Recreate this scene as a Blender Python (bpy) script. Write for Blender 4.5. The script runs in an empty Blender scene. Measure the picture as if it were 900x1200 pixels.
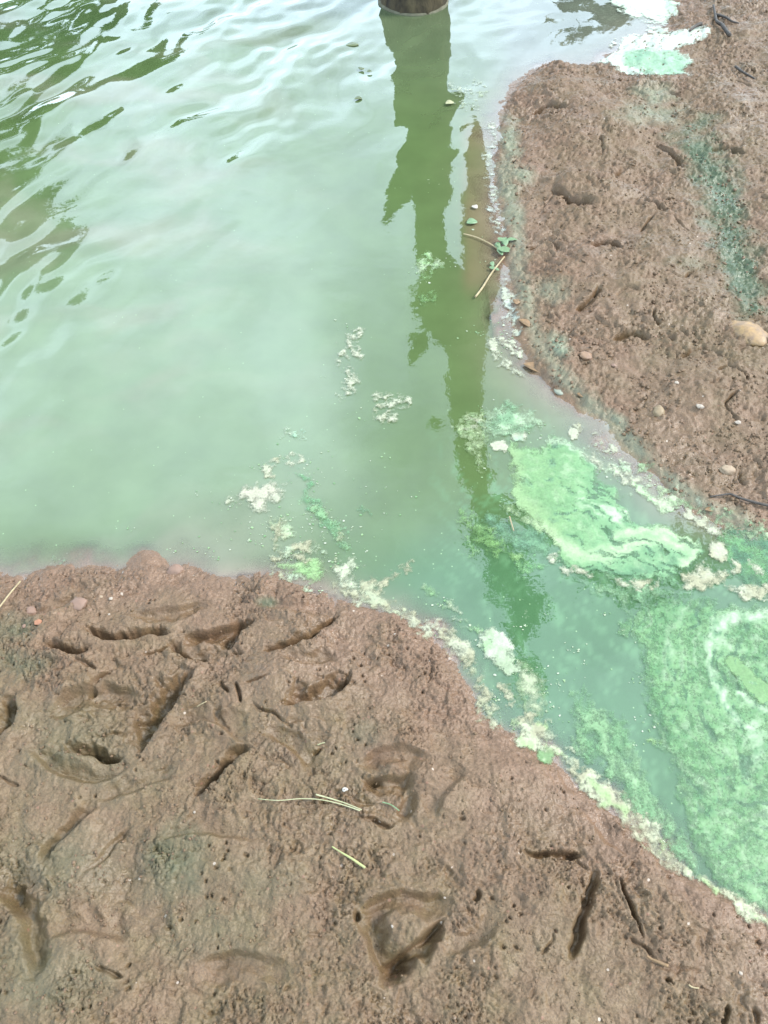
import bpy, bmesh, math, random
import numpy as np
from mathutils import Vector, noise as mnoise
random.seed(7)
rng = np.random.default_rng(11)
scene = bpy.context.scene
COL = scene.collection
R = math.radians

# ------------------------------------------------------------------ camera, sky, sun, exposure
CAM_H, PITCH, FPX = 1.2, R(53.0), 960.0
cam_d = bpy.data.cameras.new('camera')
cam = bpy.data.objects.new('camera', cam_d)
COL.objects.link(cam)
cam.location = (0, 0, CAM_H)
cam.rotation_euler = (R(90) - PITCH, 0, 0)
cam_d.sensor_fit = 'VERTICAL'
cam_d.sensor_height = 36.0
cam_d.lens = 36.0 * FPX / 1200.0
cam_d.clip_start = 0.02
cam_d.clip_end = 900
scene.camera = cam

SUN_EL, SUN_AZ = R(46), R(84)            # azimuth measured from +Y towards +X
world = bpy.data.worlds.new('World')
scene.world = world
world.use_nodes = True
wn, wl = world.node_tree.nodes, world.node_tree.links
wn.clear()
w_out = wn.new('ShaderNodeOutputWorld')
bg = wn.new('ShaderNodeBackground')
sky = wn.new('ShaderNodeTexSky')
sky.sky_type = 'NISHITA'
sky.sun_disc = False
sky.sun_elevation = SUN_EL
sky.sun_rotation = SUN_AZ
sky.air_density = 1.0
sky.dust_density = 3.0
tc = wn.new('ShaderNodeTexCoord')
cl = wn.new('ShaderNodeTexNoise')
cl.inputs['Scale'].default_value = 4.0
cl.inputs['Detail'].default_value = 5
cl.inputs['Roughness'].default_value = 0.55
wl.new(tc.outputs['Generated'], cl.inputs['Vector'])
ramp = wn.new('ShaderNodeMapRange')       # cloud thickness: bright and grey parts of one overcast
ramp.inputs['From Min'].default_value = 0.33
ramp.inputs['From Max'].default_value = 0.67
ramp.inputs['To Min'].default_value = 0.62
ramp.inputs['To Max'].default_value = 1.34
wl.new(cl.outputs['Fac'], ramp.inputs['Value'])
cloudc = wn.new('ShaderNodeMix'); cloudc.data_type = 'RGBA'; cloudc.blend_type = 'MULTIPLY'
cloudc.inputs[0].default_value = 1.0
cloudc.inputs[6].default_value = (5.5, 6.9, 8.0, 1)
sepz = wn.new('ShaderNodeSeparateXYZ'); wl.new(tc.outputs['Generated'], sepz.inputs[0])
lowb = wn.new('ShaderNodeMapRange'); lowb.interpolation_type = 'SMOOTHSTEP'
for k_, v_ in ((1, 0.25), (2, 0.75), (3, 1.5), (4, 0.97)): lowb.inputs[k_].default_value = v_
wl.new(sepz.outputs['Z'], lowb.inputs[0])
cm = wn.new('ShaderNodeMath'); cm.operation = 'MULTIPLY'
wl.new(ramp.outputs[0], cm.inputs[0]); wl.new(lowb.outputs[0], cm.inputs[1])
wl.new(cm.outputs[0], cloudc.inputs[7])
mixs = wn.new('ShaderNodeMix'); mixs.data_type = 'RGBA'
mixs.inputs[0].default_value = 0.86
wl.new(sky.outputs[0], mixs.inputs[6])
wl.new(cloudc.outputs[2], mixs.inputs[7])
wl.new(mixs.outputs[2], bg.inputs[0])
bg.inputs[1].default_value = 0.10
wl.new(bg.outputs[0], w_out.inputs[0])

sun_d = bpy.data.lights.new('sun', 'SUN')
sun_d.energy = 1.5
sun_d.angle = R(12)
sun_d.color = (1.0, 0.96, 0.9)
sun = bpy.data.objects.new('sun', sun_d)
COL.objects.link(sun)
sdir = Vector((math.sin(SUN_AZ) * math.cos(SUN_EL), math.cos(SUN_AZ) * math.cos(SUN_EL), math.sin(SUN_EL)))
sun.rotation_euler = sdir.to_track_quat('Z', 'Y').to_euler()
scene.view_settings.view_transform = 'Standard'
scene.view_settings.look = 'None'
scene.view_settings.exposure = 2.2
scene.view_settings.gamma = 1.0
scene.cycles.max_bounces = 6
scene.cycles.transparent_max_bounces = 16
scene.cycles.use_denoising = True

# ------------------------------------------------------------------ camera geometry helpers
CP, SP = math.cos(PITCH), math.sin(PITCH)
def ray(px, py):
    dx, dy = (px - 450) / FPX, (py - 600) / FPX
    return Vector((dx, CP - dy * SP, -SP - dy * CP))
def at(px, py, z=0.0):
    d = ray(px, py)
    t = (z - CAM_H) / d.z
    return Vector((d.x * t, d.y * t, z))
def atn(pts, z=0.0):
    return np.array([tuple(at(x, y, z))[:2] for x, y in pts])
def proj(X, Y, Z=0.0):
    """where world points on the ground stand in the survey picture (used to lay pigment out on the ground)"""
    dz = Z - CAM_H
    w = Y * CP - dz * SP
    v = -(Y * SP + dz * CP)
    w = np.maximum(w, 0.05)
    return 450 + FPX * X / w, 600 + FPX * v / w
def mirrored(px, py, ydepth):
    """point at distance ydepth whose mirror image in the water appears at the given place"""
    d = ray(px, py)
    t = -CAM_H / d.z
    hit = Vector((d.x * t, d.y * t, 0))
    s = (ydepth - hit.y) / d.y
    return Vector((hit.x + d.x * s, ydepth, -d.z * s)), (t + s)

# ------------------------------------------------------------------ numpy noise
_perm = rng.permutation(512).astype(np.int64)
_perm = np.concatenate([_perm, _perm, _perm])
_ang = rng.uniform(0, 2 * np.pi, 512)
_gx, _gy = np.cos(_ang), np.sin(_ang)
_r1, _r2, _r3 = rng.random(512), rng.random(512), rng.random(512)
def _h(ix, iy):
    return _perm[(_perm[ix & 511] + iy) & 511]
def perlin(x, y):
    ix, iy = np.floor(x).astype(np.int64), np.floor(y).astype(np.int64)
    fx, fy = x - ix, y - iy
    u, v = fx * fx * fx * (fx * (fx * 6 - 15) + 10), fy * fy * fy * (fy * (fy * 6 - 15) + 10)
    def g(a, b):
        h = _h(ix + a, iy + b)
        return _gx[h] * (fx - a) + _gy[h] * (fy - b)
    n0 = g(0, 0) * (1 - u) + g(1, 0) * u
    n1 = g(0, 1) * (1 - u) + g(1, 1) * u
    return (n0 * (1 - v) + n1 * v) * 1.5
def fbm(x, y, scale, octs=4, gain=0.5, off=0.0):
    s, a, f, tot = 0, 1.0, 1.0 / scale, 0
    for k in range(octs):
        s = s + a * perlin(x * f + off + 17.3 * k, y * f - off + 9.1 * k)
        tot += a
        a *= gain
        f *= 2.03
    return s / tot * 1.4
def worley(x, y):
    """F1 distance, F2 distance, cell random"""
    ix, iy = np.floor(x).astype(np.int64), np.floor(y).astype(np.int64)
    f1 = np.full(x.shape, 9.0); f2 = np.full(x.shape, 9.0); rid = np.zeros(x.shape)
    for a in (-1, 0, 1):
        for b in (-1, 0, 1):
            h = _h(ix + a, iy + b)
            d = np.hypot(ix + a + _r1[h] - x, iy + b + _r2[h] - y)
            near = d < f1
            f2 = np.where(near, f1, np.minimum(f2, d))
            rid = np.where(near, _r3[h], rid)
            f1 = np.where(near, d, f1)
    return f1, f2, rid
def sstep(a, b, x):
    t = np.clip((x - a) / (b - a), 0, 1)
    return t * t * (3 - 2 * t)
def inside(poly, X, Y):
    c = np.zeros(X.shape, bool)
    n = len(poly)
    for i in range(n):
        x0, y0 = poly[i]; x1, y1 = poly[(i + 1) % n]
        if y0 == y1: continue
        m = ((y0 > Y) != (y1 > Y)) & (X < (x1 - x0) * (Y - y0) / (y1 - y0) + x0)
        c ^= m
    return c
def dist_line(pts, X, Y, closed=False):
    """distance to a polyline, position along it 0..1, signed side (left positive)"""
    best = np.full(X.shape, 1e9); par = np.zeros(X.shape); side = np.ones(X.shape)
    P = list(pts) + ([pts[0]] if closed else [])
    L = np.concatenate([[0], np.cumsum([math.dist(P[i], P[i + 1]) for i in range(len(P) - 1)])])
    for i in range(len(P) - 1):
        ax, ay = P[i]; bx, by = P[i + 1]
        dx, dy = bx - ax, by - ay
        l2 = dx * dx + dy * dy + 1e-12
        t = np.clip(((X - ax) * dx + (Y - ay) * dy) / l2, 0, 1)
        d = np.hypot(X - ax - t * dx, Y - ay - t * dy)
        m = d < best
        best = np.where(m, d, best)
        par = np.where(m, (L[i] + t * (L[i + 1] - L[i])) / L[-1], par)
        side = np.where(m, np.where(dx * (Y - ay) - dy * (X - ax) >= 0, 1.0, -1.0), side)
    return best, par, side
def smooth_poly(pts, closed=False, n=5):
    """Catmull-Rom through the points"""
    P = [np.array(p, float) for p in pts]
    m = len(P); out = []
    for i in range(m if closed else m - 1):
        g = (lambda k: P[k % m]) if closed else (lambda k: P[min(max(k, 0), m - 1)])
        p0, p1, p2, p3 = g(i - 1), g(i), g(i + 1), g(i + 2)
        for k in range(n):
            t = k / n
            out.append(0.5 * (2 * p1 + (p2 - p0) * t + (2 * p0 - 5 * p1 + 4 * p2 - p3) * t * t + (3 * p1 - p0 - 3 * p2 + p3) * t ** 3))
    if not closed: out.append(P[-1])
    return [tuple(p) for p in out]

# ------------------------------------------------------------------ object helpers
def tag(o, label=None, cat=None, group=None, kind=None):
    if label: o['label'] = label
    if cat: o['category'] = cat
    if group: o['group'] = group
    if kind: o['kind'] = kind
    return o
def link_mesh(name, me, mat, parent=None, smooth=True):
    o = bpy.data.objects.new(name, me)
    COL.objects.link(o)
    if mat: me.materials.append(mat)
    if parent: o.parent = parent
    if smooth: me.polygons.foreach_set('use_smooth', np.ones(len(me.polygons), bool))
    return o
def mesh_np(name, V, F, attrs=None):
    """V (n,3), F (m,k) arrays"""
    me = bpy.data.meshes.new(name)
    V = np.asarray(V, np.float32); F = np.asarray(F, np.int32)
    me.vertices.add(len(V)); me.vertices.foreach_set('co', V.ravel())
    k = F.shape[1]
    me.loops.add(F.size); me.loops.foreach_set('vertex_index', F.ravel())
    me.polygons.add(len(F))
    me.polygons.foreach_set('loop_start', np.arange(len(F), dtype=np.int32) * k)
    me.update(calc_edges=True)
    for nm, val in (attrs or {}).items():
        val = np.asarray(val, np.float32)
        if val.ndim == 1:
            a = me.attributes.new(nm, 'FLOAT', 'POINT'); a.data.foreach_set('value', val)
        else:
            a = me.attributes.new(nm, 'FLOAT_COLOR', 'POINT')
            a.data.foreach_set('color', np.concatenate([val[:, :3], np.ones((len(val), 1), np.float32)], 1).ravel())
    return me
def grid_faces(nx, ny, keep=None):
    i = np.arange(nx * ny).reshape(ny, nx)
    F = np.stack([i[:-1, :-1], i[:-1, 1:], i[1:, 1:], i[1:, :-1]], -1).reshape(-1, 4)
    if keep is not None:
        F = F[keep.ravel()]
    return F
def compact(F, *arrs):
    used, inv = np.unique(F.ravel(), return_inverse=True)
    return inv.reshape(F.shape), [a[used] for a in arrs]
def axis(lo, hi, step, far_lo, far_hi, grow=1.35):
    core = list(np.arange(lo, hi + step / 2, step))
    s = step; v = core[-1]; up = []
    while v < far_hi:
        s *= grow; v += s; up.append(v)
    s = step; v = core[0]; dn = []
    while v > far_lo:
        s *= grow; v -= s; dn.append(v)
    return np.array(dn[::-1] + core + up)

# ------------------------------------------------------------------ materials
def new_mat(name):
    m = bpy.data.materials.new(name); m.use_nodes = True
    nt = m.node_tree; nt.nodes.clear()
    return m, nt.nodes, nt.links
def attr(n, name):
    a = n.new('ShaderNodeAttribute'); a.attribute_name = name
    return a
def noise(n, l, scale, detail=3, rough=0.55, vec=None):
    t = n.new('ShaderNodeTexNoise')
    t.inputs['Scale'].default_value = scale
    t.inputs['Detail'].default_value = detail
    t.inputs['Roughness'].default_value = rough
    if vec is None:
        g = n.new('ShaderNodeNewGeometry'); vec = g.outputs['Position']
    l.new(vec, t.inputs['Vector'])
    return t
def maprange(n, l, src, a, b, c=0.0, d=1.0):
    m = n.new('ShaderNodeMapRange')
    l.new(src, m.inputs[0])
    for k, v in zip((1, 2, 3, 4), (a, b, c, d)): m.inputs[k].default_value = v
    return m.outputs[0]
def mixc(n, l, fac, a, b, mode='MIX'):
    m = n.new('ShaderNodeMix'); m.data_type = 'RGBA'; m.blend_type = mode
    for sock, v in ((0, fac), (6, a), (7, b)):
        if isinstance(v, (int, float)): m.inputs[sock].default_value = v
        elif isinstance(v, tuple): m.inputs[sock].default_value = (*v, 1)
        else: l.new(v, m.inputs[sock])
    return m.outputs[2]
def math_n(n, l, op, a, b=None):
    m = n.new('ShaderNodeMath'); m.operation = op
    for k, v in ((0, a), (1, b)):
        if v is None: continue
        if isinstance(v, (int, float)): m.inputs[k].default_value = v
        else: l.new(v, m.inputs[k])
    return m.outputs[0]

def make_mud():
    m, n, l = new_mat('wet_mud')
    out = n.new('ShaderNodeOutputMaterial'); p = n.new('ShaderNodeBsdfPrincipled')
    big = noise(n, l, 11, 5, 0.65); mid = noise(n, l, 45, 4, 0.6); fine = noise(n, l, 420, 3, 0.6)
    pink = attr(n, 'pink')
    f = math_n(n, l, 'ADD', pink.outputs['Fac'], maprange(n, l, big.outputs['Fac'], 0.3, 0.7, -0.45, 0.45))
    c = mixc(n, l, f, (0.095, 0.065, 0.032), (0.122, 0.072, 0.044))
    c = mixc(n, l, maprange(n, l, mid.outputs['Fac'], 0.35, 0.68, 0.0, 0.55), c, (0.072, 0.043, 0.025))
    gr = maprange(n, l, fine.outputs['Fac'], 0.3, 0.72, 0.70, 1.28)
    c = mixc(n, l, 1.0, c, gr, 'MULTIPLY')
    # rusty grains and pale grit
    vg = n.new('ShaderNodeTexVoronoi'); vg.inputs['Scale'].default_value = 130
    g = n.new('ShaderNodeNewGeometry'); l.new(g.outputs['Position'], vg.inputs['Vector'])
    sepc = n.new('ShaderNodeSeparateColor'); l.new(vg.outputs['Color'], sepc.inputs[0])
    near = maprange(n, l, vg.outputs['Distance'], 0.22, 0.3, 1.0, 0.0)
    rust = math_n(n, l, 'MULTIPLY', near, maprange(n, l, sepc.outputs[0], 0.975, 0.98))
    pale = math_n(n, l, 'MULTIPLY', near, maprange(n, l, sepc.outputs[1], 0.994, 0.996))
    c = mixc(n, l, rust, c, (0.135, 0.072, 0.045))
    c = mixc(n, l, pale, c, (0.27, 0.22, 0.18))
    st = attr(n, 'stain'); fm = attr(n, 'film')
    sn = maprange(n, l, mid.outputs['Fac'], 0.3, 0.6, 0.78, 1.05)
    c = mixc(n, l, math_n(n, l, 'MULTIPLY', st.outputs['Fac'], sn), c, (0.046, 0.062, 0.032))
    c = mixc(n, l, math_n(n, l, 'MULTIPLY', fm.outputs['Fac'], sn), c, (0.135, 0.165, 0.110))
    l.new(c, p.inputs['Base Color'])
    wet = attr(n, 'wet')
    rgh = math_n(n, l, 'ADD', maprange(n, l, wet.outputs['Fac'], 0, 1, 0.56, 0.20), maprange(n, l, mid.outputs['Fac'], 0.3, 0.7, -0.10, 0.12))
    l.new(rgh, p.inputs['Roughness'])
    p.inputs['Specular IOR Level'].default_value = 0.27
    b1 = n.new('ShaderNodeBump'); b1.inputs['Strength'].default_value = 0.55; b1.inputs['Distance'].default_value = 0.0018
    l.new(fine.outputs['Fac'], b1.inputs['Height'])
    b2 = n.new('ShaderNodeBump'); b2.inputs['Strength'].default_value = 0.5; b2.inputs['Distance'].default_value = 0.004
    m2 = noise(n, l, 150, 3, 0.6)
    l.new(m2.outputs['Fac'], b2.inputs['Height']); l.new(b1.outputs[0], b2.inputs['Normal'])
    l.new(b2.outputs[0], p.inputs['Normal'])
    l.new(p.outputs[0], out.inputs[0])
    return m
def make_water():
    m, n, l = new_mat('green_water')
    out = n.new('ShaderNodeOutputMaterial')
    col = attr(n, 'body'); tur = attr(n, 'turbid')
    soft = noise(n, l, 9, 4, 0.55)
    c = mixc(n, l, 1.0, col.outputs['Color'], maprange(n, l, soft.outputs['Fac'], 0.3, 0.7, 0.90, 1.10), 'MULTIPLY')
    spk = n.new('ShaderNodeTexVoronoi'); spk.inputs['Scale'].default_value = 70
    g = n.new('ShaderNodeNewGeometry'); l.new(g.outputs['Position'], spk.inputs['Vector'])
    sc_ = n.new('ShaderNodeSeparateColor'); l.new(spk.outputs['Color'], sc_.inputs[0])
    sp = attr(n, 'speck')
    dot = math_n(n, l, 'MULTIPLY', maprange(n, l, spk.outputs['Distance'], 0.06, 0.12, 1, 0), math_n(n, l, 'GREATER_THAN', sp.outputs['Fac'], sc_.outputs[0]))
    c = mixc(n, l, math_n(n, l, 'MULTIPLY', dot, 0.8), c, (0.16, 0.24, 0.12))
    dif = n.new('ShaderNodeBsdfDiffuse'); l.new(c, dif.inputs[0])
    tr = n.new('ShaderNodeBsdfTransparent')
    ms = n.new('ShaderNodeMixShader'); l.new(tur.outputs['Fac'], ms.inputs[0]); l.new(tr.outputs[0], ms.inputs[1]); l.new(dif.outputs[0], ms.inputs[2])
    gl = n.new('ShaderNodeBsdfGlossy'); gl.inputs['Roughness'].default_value = 0.012
    fr = n.new('ShaderNodeFresnel'); fr.inputs['IOR'].default_value = 1.80
    gb_ = n.new('ShaderNodeNewGeometry')
    ff = math_n(n, l, 'MULTIPLY', fr.outputs[0], math_n(n, l, 'SUBTRACT', 1.0, gb_.outputs['Backfacing']))
    m2 = n.new('ShaderNodeMixShader'); l.new(ff, m2.inputs[0]); l.new(ms.outputs[0], m2.inputs[1]); l.new(gl.outputs[0], m2.inputs[2])
    bp = n.new('ShaderNodeBump'); bp.inputs['Strength'].default_value = 0.05; bp.inputs['Distance'].default_value = 0.002
    fn = noise(n, l, 60, 2); l.new(fn.outputs['Fac'], bp.inputs['Height'])
    l.new(bp.outputs[0], gl.inputs['Normal']); l.new(bp.outputs[0], fr.inputs['Normal'])
    l.new(m2.outputs[0], out.inputs[0])
    return m
def make_scum(name, film):
    m, n, l = new_mat(name)
    out = n.new('ShaderNodeOutputMaterial'); p = n.new('ShaderNodeBsdfPrincipled')
    col = attr(n, 'pigment'); den = attr(n, 'cover')
    fine = noise(n, l, 260, 5, 0.68); mid = noise(n, l, 70, 4, 0.6)
    a, b = (0.80, 1.18) if film else (0.80, 1.16)
    c = mixc(n, l, 1.0, col.outputs['Color'], maprange(n, l, fine.outputs['Fac'], 0.3, 0.7, a, b), 'MULTIPLY')
    c = mixc(n, l, 1.0, c, maprange(n, l, mid.outputs['Fac'], 0.3, 0.7, 0.90, 1.09), 'MULTIPLY')
    l.new(c, p.inputs['Base Color'])
    p.inputs['Roughness'].default_value = 0.36 if film else 0.5
    p.inputs['Specular IOR Level'].default_value = 0.40 if film else 0.28
    mx = math_n(n, l, 'ADD', math_n(n, l, 'MULTIPLY', fine.outputs['Fac'], 0.6), math_n(n, l, 'MULTIPLY', mid.outputs['Fac'], 0.4))
    thr = math_n(n, l, 'SUBTRACT', math_n(n, l, 'ADD', den.outputs['Fac'], mx), 1.0)     # lacy film: gaps where density is low
    al = maprange(n, l, thr, -0.22 if film else -0.16, 0.36 if film else 0.34, 0.0, 0.94)
    l.new(al, p.inputs['Alpha'])
    bp = n.new('ShaderNodeBump'); bp.inputs['Strength'].default_value = 0.10 if film else 0.35; bp.inputs['Distance'].default_value = 0.0012
    l.new(fine.outputs['Fac'], bp.inputs['Height']); l.new(bp.outputs[0], p.inputs['Normal'])
    l.new(p.outputs[0], out.inputs[0])
    return m
def make_plain(name, c1, c2, scale, rough=0.6, bump=0.3, spec=0.4, stretch=None):
    m, n, l = new_mat(name)
    out = n.new('ShaderNodeOutputMaterial'); p = n.new('ShaderNodeBsdfPrincipled')
    vec = None
    tcn = n.new('ShaderNodeTexCoord'); vec = tcn.outputs['Object']
    if stretch:
        mp = n.new('ShaderNodeMapping'); mp.inputs['Scale'].default_value = stretch
        l.new(vec, mp.inputs['Vector']); vec = mp.outputs[0]
    t = noise(n, l, scale, 4, 0.6, vec)
    c = mixc(n, l, maprange(n, l, t.outputs['Fac'], 0.32, 0.68), c1, c2)
    l.new(c, p.inputs['Base Color'])
    p.inputs['Roughness'].default_value = rough
    p.inputs['Specular IOR Level'].default_value = spec
    b = n.new('ShaderNodeBump'); b.inputs['Strength'].default_value = min(bump, 1.0); b.inputs['Distance'].default_value = 0.003 if bump < 0.9 else 0.012
    l.new(t.outputs['Fac'], b.inputs['Height']); l.new(b.outputs[0], p.inputs['Normal'])
    l.new(p.outputs[0], out.inputs[0])
    return m

MUD, WATER, SCUM, FOAM = make_mud(), make_water(), make_scum('algae_film', True), make_scum('foam', False)
BARK = make_plain('bark', (0.018, 0.014, 0.010), (0.062, 0.048, 0.026), 34, 0.85, 1.0, 0.2, (1, 1, 0.35))
BARKLINE = make_plain('bark_tide_ring', (0.10, 0.095, 0.065), (0.05, 0.048, 0.03), 60, 0.8, 0.6, 0.2)
LEAF = make_plain('tree_leaf', (0.028, 0.055, 0.016), (0.06, 0.10, 0.028), 3, 0.5, 0.1, 0.3)
STRAW = make_plain('straw', (0.26, 0.21, 0.12), (0.17, 0.125, 0.065), 160, 0.6, 0.3)
GRASS = make_plain('grass_blade', (0.19, 0.19, 0.10), (0.26, 0.25, 0.15), 90, 0.55, 0.2)
TWIG = make_plain('dark_twig', (0.022, 0.017, 0.014), (0.045, 0.035, 0.028), 120, 0.7, 0.6)
WEED = make_plain('water_weed', (0.075, 0.13, 0.06), (0.12, 0.18, 0.095), 110, 0.5, 0.3)
DEADLEAF = make_plain('dead_leaf', (0.10, 0.060, 0.030), (0.17, 0.10, 0.045), 90, 0.6, 0.4)
OLIVE = make_plain('olive_leaf', (0.045, 0.06, 0.022), (0.07, 0.085, 0.03), 90, 0.5, 0.3)
SHELL = make_plain('shell', (0.34, 0.31, 0.27), (0.22, 0.19, 0.16), 200, 0.4, 0.2)
STONES = {
    'gold': make_plain('golden_stone', (0.235, 0.145, 0.062), (0.125, 0.080, 0.048), 70, 0.55, 0.4),
    'tan': make_plain('tan_stone', (0.18, 0.13, 0.075), (0.13, 0.09, 0.05), 90, 0.6, 0.4),
    'cream': make_plain('cream_stone', (0.21, 0.155, 0.10), (0.15, 0.10, 0.065), 110, 0.6, 0.4),
    'white': make_plain('white_chip', (0.25, 0.21, 0.17), (0.18, 0.14, 0.11), 160, 0.6, 0.4),
    'red': make_plain('red_stone', (0.150, 0.088, 0.062), (0.120, 0.074, 0.052), 70, 0.65, 0.4),
    'ochre': make_plain('ochre_stone', (0.17, 0.10, 0.055), (0.12, 0.07, 0.045), 80, 0.6, 0.4),
}

# ------------------------------------------------------------------ shorelines
NEAR_PX = [(-260, 690), (-120, 676), (0, 672), (60, 668), (130, 669), (200, 665), (250, 673), (300, 676), (340, 683), (390, 694), (430, 711), (468, 724), (498, 748),
           (523, 778), (545, 806), (562, 842), (600, 872), (648, 898), (680, 932), (730, 972), (790, 1013), (850, 1053), (905, 1090), (1000, 1160), (1140, 1270)]
RIGHT_PX = [(815, -70), (800, -40), (782, 0), (778, 30), (745, 44), (722, 62), (690, 76), (650, 76), (622, 88), (602, 108), (590, 135), (582, 180), (584, 230), (592, 280), (597, 330),
            (604, 380), (617, 420), (640, 452), (684, 478), (722, 512), (760, 550), (800, 588), (845, 612), (900, 626), (1000, 660), (1140, 720)]
near_sh = smooth_poly([tuple(p) for p in atn(NEAR_PX)], n=4)
right_sh = smooth_poly([tuple(p) for p in atn(RIGHT_PX)], n=4)
near_poly = near_sh + [(8, -1.5), (60, -20), (60, -80), (-60, -80), (-60, -4), (-6, 0.6)]
right_poly = right_sh + [(12, 0.4), (60, -10), (120, 60), (90, 120), (9, 14), (3.2, 5.2)]
near_a, right_a = [tuple(p) for p in near_poly], [tuple(p) for p in right_poly]

def bank_dist(X, Y):
    """signed distance (m) to each shore, positive on land"""
    wx = 0.010 * fbm(X, Y, 0.09, 3, off=3.1) + 0.004 * fbm(X, Y, 0.02, 2, off=1.7)
    wy = 0.010 * fbm(X, Y, 0.09, 3, off=8.1) + 0.004 * fbm(X, Y, 0.02, 2, off=5.7)
    Xw, Yw = X + wx, Y + wy
    out = []
    for poly in (near_a, right_a):
        d, _, _ = dist_line(poly, Xw, Yw, True)
        out.append(np.where(inside(poly, Xw, Yw), d, -d))
    return out
def base_height(dn, dr, Y, X):
    d = np.maximum(dn, dr)
    hl = 0.006 * (1 - np.exp(-np.maximum(d, 0) / 0.010)) + 0.024 * (1 - np.exp(-np.maximum(d, 0) / 0.14)) + 0.012 * np.clip(d, 0, 4)
    e = np.maximum(-d, 0)
    hw = -(0.10 * np.minimum(e, 0.06) + 0.24 * np.clip(e - 0.06, 0, 1.2) + 0.05 * np.clip(e - 1.2, 0, 6))
    far = np.clip(np.hypot(X, Y * 0.9) - 10.5, 0, 200)
    rise = np.clip(0.9 * (1 - np.exp(-far / 3)) + 0.03 * far, 0, 6)
    h = np.where(d > 0, hl, hw)
    return np.where(far > 0, np.maximum(h, np.where(d > 0, h, hw) + rise), h)

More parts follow.
